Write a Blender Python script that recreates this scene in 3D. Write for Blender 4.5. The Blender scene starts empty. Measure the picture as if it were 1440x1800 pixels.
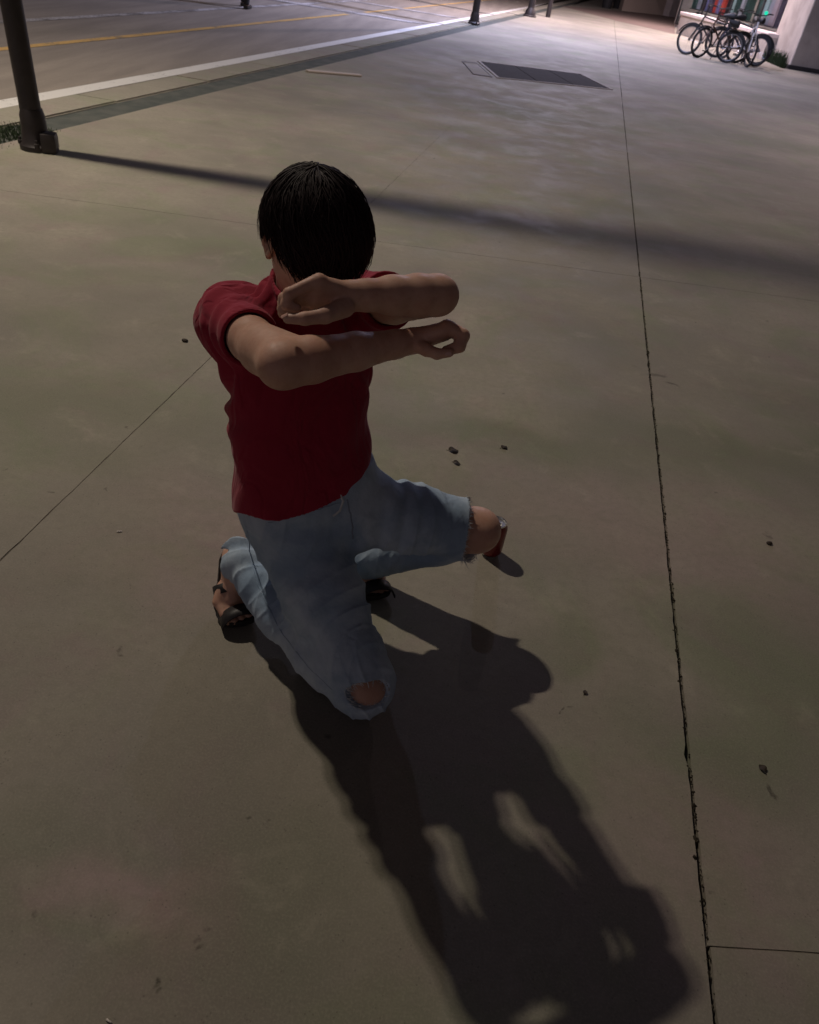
import bpy, bmesh, math, random, time
import numpy as np
from mathutils import Vector, Matrix
T0 = time.time()
random.seed(7); rng = np.random.default_rng(7)
sc = bpy.context.scene
col = sc.collection
R = math.radians

# ------------------------------------------------------------ camera
F, CH = 1300.0, 1.40                      # focal length in photo pixels (1440 wide), camera height
CR = np.array([0.98600, 0.10123, 0.13253]); CU = np.array([-0.16677, 0.59848, 0.78359]); CF = np.array([0.0, 0.79472, -0.60698])
def at(px, py, d):                        # photo pixel + metres in front of the camera -> point in the place
    return np.array([0, 0, CH]) + d * (CF + CR * (px - 720) / F - CU * (py - 900) / F)
def gd(px, py, z=0.0):                    # photo pixel -> point at height z
    v = CF + CR * (px - 720) / F - CU * (py - 900) / F
    return np.array([0, 0, CH]) + v * ((z - CH) / v[2])
cam = bpy.data.cameras.new('camera'); co = bpy.data.objects.new('camera', cam); col.objects.link(co)
cam.sensor_fit = 'HORIZONTAL'; cam.sensor_width = 36; cam.lens = 36 * F / 1440
cam.clip_start = 0.05; cam.clip_end = 2000
co.matrix_world = Matrix(((CR[0], CU[0], -CF[0], 0), (CR[1], CU[1], -CF[1], 0), (CR[2], CU[2], -CF[2], CH), (0, 0, 0, 1)))
cam.dof.use_dof = True; cam.dof.focus_distance = 1.45; cam.dof.aperture_fstop = 13
sc.camera = co

# ------------------------------------------------------------ world: night sky, faint city glow
w = bpy.data.worlds.new('World'); sc.world = w; w.use_nodes = True
nt = w.node_tree; nt.nodes.clear()
sky = nt.nodes.new('ShaderNodeTexSky'); sky.sky_type = 'NISHITA'; sky.sun_disc = False
sky.sun_elevation = R(4); sky.sun_rotation = R(200)
bw = nt.nodes.new('ShaderNodeRGBToBW')
tint = nt.nodes.new('ShaderNodeMix'); tint.data_type = 'RGBA'; tint.blend_type = 'MULTIPLY'; tint.inputs[0].default_value = 1
tint.inputs[7].default_value = (1.0, 0.82, 0.92, 1)
bg = nt.nodes.new('ShaderNodeBackground'); bg.inputs['Strength'].default_value = 0.024
wo = nt.nodes.new('ShaderNodeOutputWorld')
nt.links.new(sky.outputs[0], bw.inputs[0]); nt.links.new(bw.outputs[0], tint.inputs[6])
nt.links.new(tint.outputs[2], bg.inputs[0]); nt.links.new(bg.outputs[0], wo.inputs[0])
sc.view_settings.view_transform = 'Standard'; sc.view_settings.look = 'None'
sc.view_settings.exposure = 0; sc.view_settings.gamma = 1; sc.view_settings.use_curve_mapping = False
sc.cycles.max_bounces = 6; sc.cycles.diffuse_bounces = 3

# lamps: all hang in luminaires built further down
KEY = [(-3.78, 4.97, 6.5, (1.0, 0.89, 0.70), 152.0), (-3.63, 5.01, 6.5, (1.0, 0.85, 0.76), 146.0)]
def lamp(name, loc, color, power, size=0.2, rot=(0, 0, 0), spread=170, size_y=None):
    l = bpy.data.lights.new(name, 'AREA'); l.shape = 'DISK' if size_y is None else 'RECTANGLE'; l.size = size
    if size_y: l.size_y = size_y
    l.energy = power; l.color = color; l.spread = R(spread)
    o = bpy.data.objects.new(name, l); col.objects.link(o); o.location = loc; o.rotation_euler = rot
    return o

# ------------------------------------------------------------ helpers
def link(o, parent=None):
    col.objects.link(o)
    if parent is not None: o.parent = parent
    return o
def tag(o, label=None, cat=None, group=None, kind=None):
    if label: o['label'] = label
    if cat: o['category'] = cat
    if group: o['group'] = group
    if kind: o['kind'] = kind
    return o
def empty(name, loc, label, cat, group=None, rz=0):
    o = bpy.data.objects.new(name, None); o.location = [float(v) for v in loc]; o.rotation_euler = (0, 0, rz); o.empty_display_size = .1
    col.objects.link(o); return tag(o, label, cat, group)
def from_data(name, V, Fc, m, parent=None, smooth=True, origin=None):
    me = bpy.data.meshes.new(name)
    V = np.asarray(V, float)
    if origin is not None: V = V - np.asarray(origin, float)
    if isinstance(Fc, np.ndarray):
        n, k = Fc.shape
        me.vertices.add(len(V)); me.vertices.foreach_set('co', V.astype(np.float32).ravel())
        me.loops.add(n * k); me.loops.foreach_set('vertex_index', Fc.astype(np.int32).ravel())
        me.polygons.add(n); me.polygons.foreach_set('loop_start', np.arange(0, n * k, k, dtype=np.int32))
        me.update(calc_edges=True); me.validate()
    else:
        me.from_pydata(V.tolist(), [], Fc); me.update()
    if smooth: me.polygons.foreach_set('use_smooth', np.ones(len(me.polygons), bool))
    me.materials.append(m)
    o = bpy.data.objects.new(name, me)
    if origin is not None and parent is None: o.location = [float(v) for v in origin]
    return link(o, parent)
class MB:
    def __init__(s): s.b = bmesh.new()
    def box(s, c, size, rot=None, bevel=0):
        M = Matrix.Translation(Vector([float(v) for v in c])) @ ((rot.to_4x4() if rot is not None else Matrix.Identity(4))) @ Matrix.Diagonal((size[0], size[1], size[2], 1))
        r = bmesh.ops.create_cube(s.b, size=1, matrix=M)
        if bevel:
            es = list({e for v in r['verts'] for e in v.link_edges})
            bmesh.ops.bevel(s.b, geom=es, offset=bevel, segments=2, profile=.7, affect='EDGES')
        return s
    def tube(s, pts, rads, n=10, caps=True):
        pts = [Vector([float(q) for q in p]) for p in pts]
        if not hasattr(rads, '__len__'): rads = [rads] * len(pts)
        rings = []; prev = None
        for i, p in enumerate(pts):
            t = (pts[min(i + 1, len(pts) - 1)] - pts[max(i - 1, 0)]).normalized()
            a = prev if prev is not None else (Vector((0, 0, 1)) if abs(t.z) < .9 else Vector((1, 0, 0)))
            x = (a - t * a.dot(t)).normalized(); y = t.cross(x); prev = x
            rings.append([s.b.verts.new(p + (x * math.cos(k * 2 * math.pi / n) + y * math.sin(k * 2 * math.pi / n)) * rads[i]) for k in range(n)])
        for a, b in zip(rings, rings[1:]):
            for k in range(n): s.b.faces.new((a[k], a[(k + 1) % n], b[(k + 1) % n], b[k]))
        if caps: s.b.faces.new(rings[0][::-1]); s.b.faces.new(rings[-1])
        return s
    def lathe(s, prof, c=(0, 0, 0), n=24, M=None):
        M = M or Matrix.Identity(4); c = Vector([float(q) for q in c]); rings = []
        for (r, z) in prof:
            if r < 1e-6: rings.append([s.b.verts.new(M @ Vector((0, 0, z)) + c)])
            else: rings.append([s.b.verts.new(M @ Vector((r * math.cos(k * 2 * math.pi / n), r * math.sin(k * 2 * math.pi / n), z)) + c) for k in range(n)])
        for a, b in zip(rings, rings[1:]):
            for k in range(n):
                q = (k + 1) % n
                if len(a) == 1 and len(b) == 1: continue
                if len(a) == 1: s.b.faces.new((a[0], b[q], b[k]))
                elif len(b) == 1: s.b.faces.new((a[k], a[q], b[0]))
                else: s.b.faces.new((a[k], a[q], b[q], b[k]))
        return s
    def ring(s, c, R_, r, M=None, n=40, m=8):
        M = M or Matrix.Identity(3); c = Vector([float(q) for q in c]); g = []
        for i in range(n):
            a = i * 2 * math.pi / n
            g.append([s.b.verts.new(c + M @ Vector(((R_ + r * math.cos(b)) * math.cos(a), r * math.sin(b), (R_ + r * math.cos(b)) * math.sin(a)))) for b in [j * 2 * math.pi / m for j in range(m)]])
        for i in range(n):
            for j in range(m): s.b.faces.new((g[i][j], g[i][(j + 1) % m], g[(i + 1) % n][(j + 1) % m], g[(i + 1) % n][j]))
        return s
    def build(s, name, m, parent=None, smooth=False, loc=None):
        bmesh.ops.recalc_face_normals(s.b, faces=s.b.faces)
        me = bpy.data.meshes.new(name); s.b.to_mesh(me); s.b.free()
        if smooth:
            me.polygons.foreach_set('use_smooth', np.ones(len(me.polygons), bool))
            me.set_sharp_from_angle(angle=R(40))
        me.materials.append(m); o = bpy.data.objects.new(name, me)
        if loc is not None: o.location = loc
        return link(o, parent)
def copy_tree(o, parent=None):
    c = o.copy(); col.objects.link(c); c.parent = parent
    for ch in list(o.children): copy_tree(ch, c)
    return c

# ------------------------------------------------------------ materials
def mat(name, base, rough=.6, metal=0, spec=.5, emis=None, estr=0, sss=0, coat=0, sheen=0):
    m = bpy.data.materials.new(name); m.use_nodes = True
    b = m.node_tree.nodes['Principled BSDF']
    b.inputs['Base Color'].default_value = (*base, 1); b.inputs['Roughness'].default_value = rough
    b.inputs['Metallic'].default_value = metal; b.inputs['Specular IOR Level'].default_value = spec
    if emis: b.inputs['Emission Color'].default_value = (*emis, 1); b.inputs['Emission Strength'].default_value = estr
    if sss:
        b.inputs['Subsurface Weight'].default_value = sss; b.inputs['Subsurface Radius'].default_value = (.012, .004, .002); b.inputs['Subsurface Scale'].default_value = 1
    if coat: b.inputs['Coat Weight'].default_value = coat
    if sheen: b.inputs['Sheen Weight'].default_value = sheen
    return m
class NG:
    def __init__(s, m): s.t = m.node_tree; s.b = s.t.nodes['Principled BSDF']; s.k = None
    def n(s, ty, **kw):
        x = s.t.nodes.new(ty)
        for k, v in kw.items(): setattr(x, k, v)
        return x
    def pos(s, world=True):
        if s.k is None:
            if world: s.k = s.n('ShaderNodeNewGeometry').outputs['Position']
            else: s.k = s.n('ShaderNodeTexCoord').outputs['Object']
        return s.k
    def l(s, a, b): s.t.links.new(a, b)
    def noise(s, scale, detail=4, rough=.55, vec=None, dist=0):
        x = s.n('ShaderNodeTexNoise'); x.inputs['Scale'].default_value = scale; x.inputs['Detail'].default_value = detail
        x.inputs['Roughness'].default_value = rough; x.inputs['Distortion'].default_value = dist
        s.l(vec if vec is not None else s.pos(), x.inputs['Vector']); return x.outputs['Fac']
    def mapv(s, scale=(1, 1, 1), rot=(0, 0, 0), loc=(0, 0, 0), vec=None):
        x = s.n('ShaderNodeMapping'); x.inputs['Scale'].default_value = scale; x.inputs['Rotation'].default_value = rot; x.inputs['Location'].default_value = loc
        s.l(vec if vec is not None else s.pos(), x.inputs['Vector']); return x.outputs[0]
    def ramp(s, f, a, b, ca=0, cb=1):
        x = s.n('ShaderNodeMapRange'); x.interpolation_type = 'SMOOTHSTEP'
        for i, v in zip((1, 2, 3, 4), (a, b, ca, cb)): x.inputs[i].default_value = v
        s.l(f, x.inputs[0]); return x.outputs[0]
    def mix(s, f, a, b, mode='MIX'):
        x = s.n('ShaderNodeMix'); x.data_type = 'RGBA'; x.blend_type = mode
        for v, i in ((f, 0), (a, 6), (b, 7)):
            if hasattr(v, 'is_output'): s.l(v, x.inputs[i])
            elif i == 0: x.inputs[0].default_value = v
            else: x.inputs[i].default_value = (*v, 1) if len(v) == 3 else v
        return x.outputs[2]
    def math(s, op, a, b=0):
        x = s.n('ShaderNodeMath'); x.operation = op
        for v, i in ((a, 0), (b, 1)):
            if hasattr(v, 'is_output'): s.l(v, x.inputs[i])
            else: x.inputs[i].default_value = v
        return x.outputs[0]
    def spot(s, c, r, soft=.5, sy=1.0, rot=0):      # mask of a stain, also of a painted shadow band
        v = s.n('ShaderNodeVectorMath'); v.operation = 'SUBTRACT'; s.l(s.warp(), v.inputs[0]); v.inputs[1].default_value = (float(c[0]), float(c[1]), 0)
        mp = s.n('ShaderNodeMapping'); mp.vector_type = 'POINT'; mp.inputs['Rotation'].default_value = (0, 0, rot); mp.inputs['Scale'].default_value = (1 / r, 1 / (r * sy), 0)
        s.l(v.outputs[0], mp.inputs[0]); ln = s.n('ShaderNodeVectorMath'); ln.operation = 'LENGTH'; s.l(mp.outputs[0], ln.inputs[0])
        return s.ramp(ln.outputs['Value'], 1 - soft, 1 + soft * .6, 1, 0)
    def warp(s):
        if not hasattr(s, 'wp'):
            nz = s.n('ShaderNodeTexNoise'); nz.inputs['Scale'].default_value = 3.1; nz.inputs['Detail'].default_value = 5; s.l(s.pos(), nz.inputs['Vector'])
            a = s.n('ShaderNodeVectorMath'); a.operation = 'SUBTRACT'; s.l(nz.outputs['Color'], a.inputs[0]); a.inputs[1].default_value = (.5, .5, .5)
            b = s.n('ShaderNodeVectorMath'); b.operation = 'SCALE'; s.l(a.outputs[0], b.inputs[0]); b.inputs['Scale'].default_value = .55
            c = s.n('ShaderNodeVectorMath'); c.operation = 'ADD'; s.l(s.pos(), c.inputs[0]); s.l(b.outputs[0], c.inputs[1]); s.wp = c.outputs[0]
        return s.wp
    def col(s, c): s.l(c, s.b.inputs['Base Color'])
    def rough(s, c): s.l(c, s.b.inputs['Roughness'])
    def bump(s, h, strength=.3, dist=.01, prev=None):
        x = s.n('ShaderNodeBump'); x.inputs['Strength'].default_value = strength; x.inputs['Distance'].default_value = dist
        s.l(h, x.inputs['Height'])
        if prev is not None: s.l(prev, x.inputs['Normal'])
        s.l(x.outputs[0], s.b.inputs['Normal']); return x.outputs[0]

def concrete_mat(name, base, dark, stains_and_shade=True):
    m = mat(name, base, .82, spec=.25); g = NG(m)
    big = g.noise(.55, 4, .6); mid = g.noise(2.3, 6, .65, dist=.4); fine = g.noise(38, 6, .7); grit = g.noise(210, 3, .6)
    swirl = g.noise(1.3, 5, .6, vec=g.mapv((1, 2.6, 1), (0, 0, .35)), dist=1.2)
    c = g.mix(g.ramp(big, .3, .7), dark, base)
    c = g.mix(g.math('MULTIPLY', g.ramp(mid, .42, .75), .28), c, tuple(v * 1.2 for v in base))
    c = g.mix(g.math('MULTIPLY', g.ramp(swirl, .45, .75), .38), c, tuple(v * .70 for v in base))
    if stains_and_shade:
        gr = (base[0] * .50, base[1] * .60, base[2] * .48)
        for (q, r, sy, rot, f) in STAINS_AND_SHADE:
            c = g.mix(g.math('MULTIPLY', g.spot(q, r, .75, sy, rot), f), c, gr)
        for (q, r, sy, f) in SPOTS:
            c = g.mix(g.math('MULTIPLY', g.spot(q, r, .6, sy, .4), f), c, (.03, .024, .018))
        for (q, r, sy, f) in PINKS:
            c = g.mix(g.math('MULTIPLY', g.spot(q, r, .8, sy, .2), f), c, (base[0] * .98, base[1] * .82, base[2] * .95))
    pat = g.noise(5.5, 6, .7, vec=g.mapv((1, 1.7, 1), (0, 0, .5), (3, 9, 0)), dist=.7)
    c = g.mix(g.math('MULTIPLY', g.ramp(pat, .50, .70), .30), c, (base[0] * .62, base[1] * .66, base[2] * .62))
    pl = g.noise(4.2, 6, .7, vec=g.mapv((1, 1, 1), loc=(21, 5, 0)), dist=.5)
    c = g.mix(g.math('MULTIPLY', g.ramp(pl, .54, .72), .30), c, tuple(v * 1.30 for v in base))
    vz = g.n('ShaderNodeTexVoronoi'); vz.inputs['Scale'].default_value = 95; g.l(g.pos(), vz.inputs['Vector'])
    c = g.mix(g.math('MULTIPLY', g.ramp(vz.outputs['Distance'], .22, .10), g.math('MULTIPLY', g.ramp(g.noise(30, 2), .5, .6), .5)), c, (.09, .08, .065))
    hue = g.noise(1.9, 5, .65, vec=g.mapv((1, 1, 1), loc=(40, 2, 0)), dist=.8); hue2 = g.noise(2.4, 5, .65, vec=g.mapv((1, 1, 1), loc=(4, 60, 0)), dist=.8)
    c = g.mix(g.math('MULTIPLY', g.ramp(hue, .48, .66), .75), c, (.88, .99, .84), 'MULTIPLY'); c = g.mix(g.math('MULTIPLY', g.ramp(hue2, .50, .68), .75), c, (1.0, .90, .98), 'MULTIPLY')
    speck = g.noise(16, 2, .5, vec=g.mapv((1, 1, 1), loc=(7, 3, 0)))
    c = g.mix(g.math('MULTIPLY', g.ramp(speck, .74, .80), .55), c, (.05, .04, .03))
    c = g.mix(g.math('MULTIPLY', g.ramp(fine, .35, .75), .34), c, tuple(v * .55 for v in base))
    c = g.mix(g.math('MULTIPLY', g.ramp(grit, .4, .75), .22), c, tuple(v * 1.35 for v in base))
    g.col(c); g.rough(g.ramp(mid, .3, .7, .68, .9))
    p = g.bump(fine, .12, .004); p = g.bump(grit, .12, .0015, p); g.bump(mid, .25, .012, p)
    return m

# ------------------------------------------------------------ implicit surfaces -> one mesh (surface nets)
class Field:
    def __init__(s, lo, hi, h):
        s.lo = np.array(lo, float); s.h = h; s.n = np.ceil((np.array(hi) - s.lo) / h).astype(int) + 1
        s.D = np.full(s.n, .06, np.float32)
    def sub(s, lo, hi):
        a = np.maximum(np.floor((np.asarray(lo) - s.lo) / s.h).astype(int), 0); b = np.minimum(np.ceil((np.asarray(hi) - s.lo) / s.h).astype(int) + 1, s.n)
        if (b <= a).any(): return None
        ax = [(s.lo[i] + s.h * np.arange(a[i], b[i])).astype(np.float32) for i in range(3)]
        X, Y, Z = np.meshgrid(*ax, indexing='ij', sparse=True)
        return tuple(slice(a[i], b[i]) for i in range(3)), X, Y, Z
    def put(s, sl, d, k=0, op='add'):
        v = s.D[sl]
        if op == 'add':
            if k: h = np.maximum(k - np.abs(v - d), 0) / k; s.D[sl] = np.minimum(v, d) - h * h * k * .25
            else: s.D[sl] = np.minimum(v, d)
        else:
            d = -d
            if k: h = np.maximum(k - np.abs(v - d), 0) / k; s.D[sl] = np.maximum(v, d) + h * h * k * .25
            else: s.D[sl] = np.maximum(v, d)
    def cone(s, a, b, ra, rb, k=.012, op='add', sq=None):     # tapered capsule; sq = (axis, factor) flattens it
        a = np.asarray(a, float); b = np.asarray(b, float); r = max(ra, rb); mg = r + k + .012
        q = s.sub(np.minimum(a, b) - mg, np.maximum(a, b) + mg)
        if q is None: return s
        sl, X, Y, Z = q; ab = b - a; L2 = max(float(ab @ ab), 1e-9)
        px, py, pz = X - a[0], Y - a[1], Z - a[2]
        t = np.clip((px * ab[0] + py * ab[1] + pz * ab[2]) / L2, 0, 1)
        px = px - t * ab[0]; py = py - t * ab[1]; pz = pz - t * ab[2]
        if sq is not None:
            ax, f = np.asarray(sq[0], float), sq[1]; ax = ax / np.linalg.norm(ax)
            e = (px * ax[0] + py * ax[1] + pz * ax[2]); d2 = px * px + py * py + pz * pz + e * e * (1 / f ** 2 - 1)
            d = (np.sqrt(d2) - (ra + (rb - ra) * t)) * (.5 + .5 * f)
        else: d = np.sqrt(px * px + py * py + pz * pz) - (ra + (rb - ra) * t)
        s.put(sl, d.astype(np.float32), k, op); return s
    def chain(s, pts, rads, k=.008, **kw):
        for i in range(len(pts) - 1): s.cone(pts[i], pts[i + 1], rads[i], rads[i + 1], k, **kw)
        return s
    def ell(s, c, axes, rad, k=.012, op='add'):
        c = np.asarray(c, float); A = np.array([np.asarray(v, float) / np.linalg.norm(v) for v in axes]); m = max(rad) + k + .012
        q = s.sub(c - m, c + m)
        if q is None: return s
        sl, X, Y, Z = q; X = X - c[0]; Y = Y - c[1]; Z = Z - c[2]; s0 = 0; s1 = 0
        for i in range(3):
            u = X * A[i][0] + Y * A[i][1] + Z * A[i][2]; s0 = s0 + (u / rad[i]) ** 2; s1 = s1 + (u / rad[i] ** 2) ** 2
        k0 = np.sqrt(s0); k1 = np.sqrt(s1) + 1e-6
        d = np.where(k0 < .2, -min(rad) * (1 - k0), k0 * (k0 - 1) / k1)
        s.put(sl, d.astype(np.float32), k, op); return s
    def loft(s, P, S_, A, B, k=.012, pw=2.3):                 # torso: rings P with side axis S_ and half widths A, B
        P = np.array(P, float); up = P[-1] - P[0]; L = np.linalg.norm(up); up /= L
        S_ = np.array(S_, float); S_ = S_ - up * (S_ @ up); S_ /= np.linalg.norm(S_); N = np.cross(up, S_)
        m = max(max(A), max(B)) + .03; q = s.sub(P.min(0) - m, P.max(0) + m); sl, X, Y, Z = q
        ts = (P - P[0]) @ up
        t = (X - P[0][0]) * up[0] + (Y - P[0][1]) * up[1] + (Z - P[0][2]) * up[2]
        tc = np.clip(t, ts[0], ts[-1]); cs = [np.interp(tc, ts, P[:, i]) for i in range(3)]
        a = np.interp(tc, ts, A); b = np.interp(tc, ts, B)
        dx, dy, dz = X - cs[0], Y - cs[1], Z - cs[2]
        u = dx * S_[0] + dy * S_[1] + dz * S_[2]; v = dx * N[0] + dy * N[1] + dz * N[2]
        e = (np.abs(u / a) ** pw + np.abs(v / b) ** pw) ** (1 / pw)
        d = (e - 1) * np.minimum(a, b) * .95
        ex = np.maximum(t - ts[-1], ts[0] - t); d = np.where(ex > 0, np.sqrt(np.maximum(d, 0) ** 2 + ex ** 2) + np.minimum(np.maximum(d, -.02), 0) * 0, d)
        d = np.maximum(d, ex)
        s.put(sl, d.astype(np.float32), k); return s
    def mesh(s):
        D = s.D; ins = D < 0; n = s.n
        # active cells
        c = ins[:-1, :-1, :-1].astype(np.int8)
        tot = np.zeros(c.shape, np.int8)
        for i in (0, 1):
            for j in (0, 1):
                for k in (0, 1): tot += ins[i:n[0] - 1 + i, j:n[1] - 1 + j, k:n[2] - 1 + k]
        act = (tot > 0) & (tot < 8); I, J, K = np.nonzero(act); idx = np.full(act.shape, -1, np.int32); idx[I, J, K] = np.arange(len(I))
        acc = np.zeros((len(I), 3)); cnt = np.zeros(len(I))
        cor = {(i, j, k): D[I + i, J + j, K + k] for i in (0, 1) for j in (0, 1) for k in (0, 1)}
        for a_ in cor:
            for ax in range(3):
                if a_[ax] == 0:
                    b_ = tuple(1 if q == ax else a_[q] for q in range(3)); va, vb = cor[a_], cor[b_]
                    mk = (va < 0) != (vb < 0); t = np.where(mk, va / (va - vb + 1e-12), 0)
                    for q in range(3): acc[:, q] += np.where(mk, a_[q] + (t if q == ax else 0), 0)
                    cnt += mk
        V = (acc / cnt[:, None] + np.stack([I, J, K], 1)) * s.h + s.lo
        Q = []
        for ax in range(3):
            o1, o2 = (ax + 1) % 3, (ax + 2) % 3
            sa = [slice(None)] * 3; sb = [slice(None)] * 3; sa[ax] = slice(0, -1); sb[ax] = slice(1, None)
            A = ins[tuple(sa)]; B = ins[tuple(sb)]; e = A != B
            g = np.array(np.nonzero(e)); ok = (g[o1] > 0) & (g[o2] > 0) & (g[o1] < n[o1] - 1) & (g[o2] < n[o2] - 1); g = g[:, ok]
            fl = A[tuple(g)]; v = []
            for (x, y) in ((0, 0), (1, 0), (1, 1), (0, 1)):
                h = g.copy(); h[o1] -= 1 - x; h[o2] -= 1 - y; v.append(idx[tuple(h)])
            v = np.stack(v, 1); v[~fl] = v[~fl][:, ::-1]; Q.append(v)
        return V, np.concatenate(Q)
def wob(X, Y, Z, seed, sc_, n=7):      # smooth pseudo noise, -1..1
    r = np.random.default_rng(seed); o = 0
    for i in range(n):
        d = r.normal(size=3); d /= np.linalg.norm(d); f = sc_ * r.uniform(.6, 1.6)
        o = o + np.sin((X * d[0] + Y * d[1] + Z * d[2]) * f + r.uniform(0, 6.28))
    return o / n * 1.5

# ============================================================ THE PLACE
RD = -.12                                   # road level
def rx(y, x0): return x0 + .175 * (y - 6.0) # lines of the road run a little to the right
STAINS_AND_SHADE = [(gd(880, 775), .55, .28, 0, .62), (gd(1230, 780), .7, .3, .1, .6), (gd(500, 470), .7, .35, -.1, .35), (gd(280, 400), .6, .4, .2, .35),
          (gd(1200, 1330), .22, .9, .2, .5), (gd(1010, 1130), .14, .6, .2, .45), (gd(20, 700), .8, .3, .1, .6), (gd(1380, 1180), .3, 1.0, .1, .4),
          (gd(1180, 380), 1.1, .22, .1, .5), (gd(1280, 240), 2.4, .25, .1, .55), (gd(960, 205), 1.6, .3, .1, .45), (gd(60, 1540), .3, .5, .3, .45), (gd(480, 1620), .2, .8, .3, .35),  # first three are faint cast-shadow bands painted into the concrete colour
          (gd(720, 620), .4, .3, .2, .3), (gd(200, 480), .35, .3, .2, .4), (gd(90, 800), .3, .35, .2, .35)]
SPOTS = [(gd(205, 1750), .012, 1.3, .8), (gd(222, 1772), .008, 1.4, .8), (gd(303, 1650), .010, .8, .8), (gd(318, 1612), .012, .5, .6), (gd(298, 1628), .006, .8, .6),
         (gd(1180, 677), .05, .25, .6), (gd(1132, 652), .05, .6, .5), (gd(420, 1462), .006, 1, .6), (gd(1352, 956), .012, .7, .6), (gd(1245, 855), .012, .6, .5),
         (gd(267, 1122), .007, .6, .5), (gd(1207, 1093), .007, .6, .5), (gd(180, 880), .010, .6, .5), (gd(432, 1490), .008, .6, .4), (gd(60, 905), .01, .8, .5), (gd(1340, 1352), .010, 1.6, .7), (gd(1027, 1218), .006, 1.2, .7)]
PINKS = [(gd(185, 1560), .16, .6, .9), (gd(400, 900), .3, .5, .5), (gd(1050, 900), .4, .6, .5), (gd(1200, 1480), .25, .8, .5), (gd(330, 1000), .25, .5, .5), (gd(1300, 1000), .3, .8, .5)]
CB, CD = (.335, .303, .243), (.200, .184, .152)
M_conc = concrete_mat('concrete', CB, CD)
M_gut = concrete_mat('kerb concrete', (.36, .33, .265), (.27, .25, .2), False)
M_asph = mat('asphalt', (.1, .095, .09), .9, spec=.3); g = NG(M_asph)
n1 = g.noise(1.2, 5, .6, vec=g.mapv((3, .35, 1), (0, 0, -.17))); n2 = g.noise(130, 3, .7)
g.col(g.mix(g.math('MULTIPLY', g.ramp(n2, .4, .7), .5), g.mix(g.ramp(n1, .3, .7), (.31, .27, .225), (.41, .355, .295)), (.22, .195, .17))); g.bump(n2, .3, .004)
M_strip = mat('verge asphalt', (.07, .07, .065), .95, spec=.2); g = NG(M_strip)
g.col(g.mix(g.ramp(g.noise(6, 5), .35, .65), (.085, .095, .085), (.12, .125, .11))); g.bump(g.noise(150, 3, .7), .5, .006)
M_dirt = mat('joint dirt', (.022, .018, .013), 1, spec=.1); g = NG(M_dirt); g.col(g.mix(g.ramp(g.noise(40, 5), .35, .7), (.014, .011, .009), (.05, .042, .028)))
def paint(name, c, wear):
    m = mat(name, c, .7, spec=.3); g = NG(m); n = g.noise(28, 6, .75); b = g.noise(2.5, 4, .6)
    g.col(g.mix(g.ramp(g.math('ADD', n, g.math('MULTIPLY', b, .5)), .62 + wear, .78 + wear), c, (.22, .2, .18))); return m
M_white = paint('white road paint', (.82, .80, .75), .20); M_worn = paint('worn white paint', (.66, .63, .62), .05); M_orange = paint('orange road paint', (.78, .50, .18), .14)
M_brown = mat('red brown paving', (.16, .09, .075), .9); g = NG(M_brown); g.col(g.mix(g.noise(1.5, 5), (.10, .055, .05), (.2, .12, .1)))
M_ground = mat('far ground', (.12, .11, .10), 1)

def quad(name, pts, z, m, kind='structure', cuts=0, parent=None):
    b = bmesh.new(); vs = [b.verts.new((float(p[0]), float(p[1]), z)) for p in pts]; f = b.faces.new(vs)
    if f.normal.z < 0: f.normal_update()
    bmesh.ops.recalc_face_normals(b, faces=b.faces); me = bpy.data.meshes.new(name); b.to_mesh(me); b.free()
    if me.polygons[0].normal.z < 0: me.flip_normals()
    me.materials.append(m); o = bpy.data.objects.new(name, me); link(o, parent)
    if parent is None: o['kind'] = kind
    return o
quad('ground', [(-400, -60), (400, -60), (400, 800), (-400, 800)], RD - .03, M_ground)
quad('road', [(rx(-20, -8.6), -20), (rx(-20, -3.3), -20), (rx(120, -3.3), 120), (rx(120, -8.6), 120)], RD, M_asph)
# painted lines on the road: things of their own kind of the road surface
road = [o for o in bpy.data.objects if o.name == 'road'][0]
def line(name, x0, w_, y0, y1, m):
    return quad(name, [(rx(y0, x0 - w_ / 2), y0), (rx(y0, x0 + w_ / 2), y0), (rx(y1, x0 + w_ / 2), y1), (rx(y1, x0 - w_ / 2), y1)], RD + .004, m, parent=road)
line('edge_line', -3.99, .20, -10, 110, M_white)
line('centre_line', -5.71, .13, -10, 19.9, M_orange); line('centre_line', -5.71, .11, 21.2, 110, M_orange)
line('far_line', -7.02, .16, -10, 110, M_worn)
quad('stop_line', [(-5.9, 20.6), (-5.7, 20.1), (-1.9, 20.45), (-1.45, 20.95)], RD + .008, M_worn, parent=road)
quad('stop_line', [(-5.9, 24.2), (-5.7, 23.7), (-1.2, 24.1), (-.9, 24.5)], RD + .008, M_worn, parent=road)
quad('far_path', [(rx(-20, -16), -20), (rx(-20, -8.6), -20), (rx(120, -8.6), 120), (rx(120, -16), 120)], RD + .05, M_brown)
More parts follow.
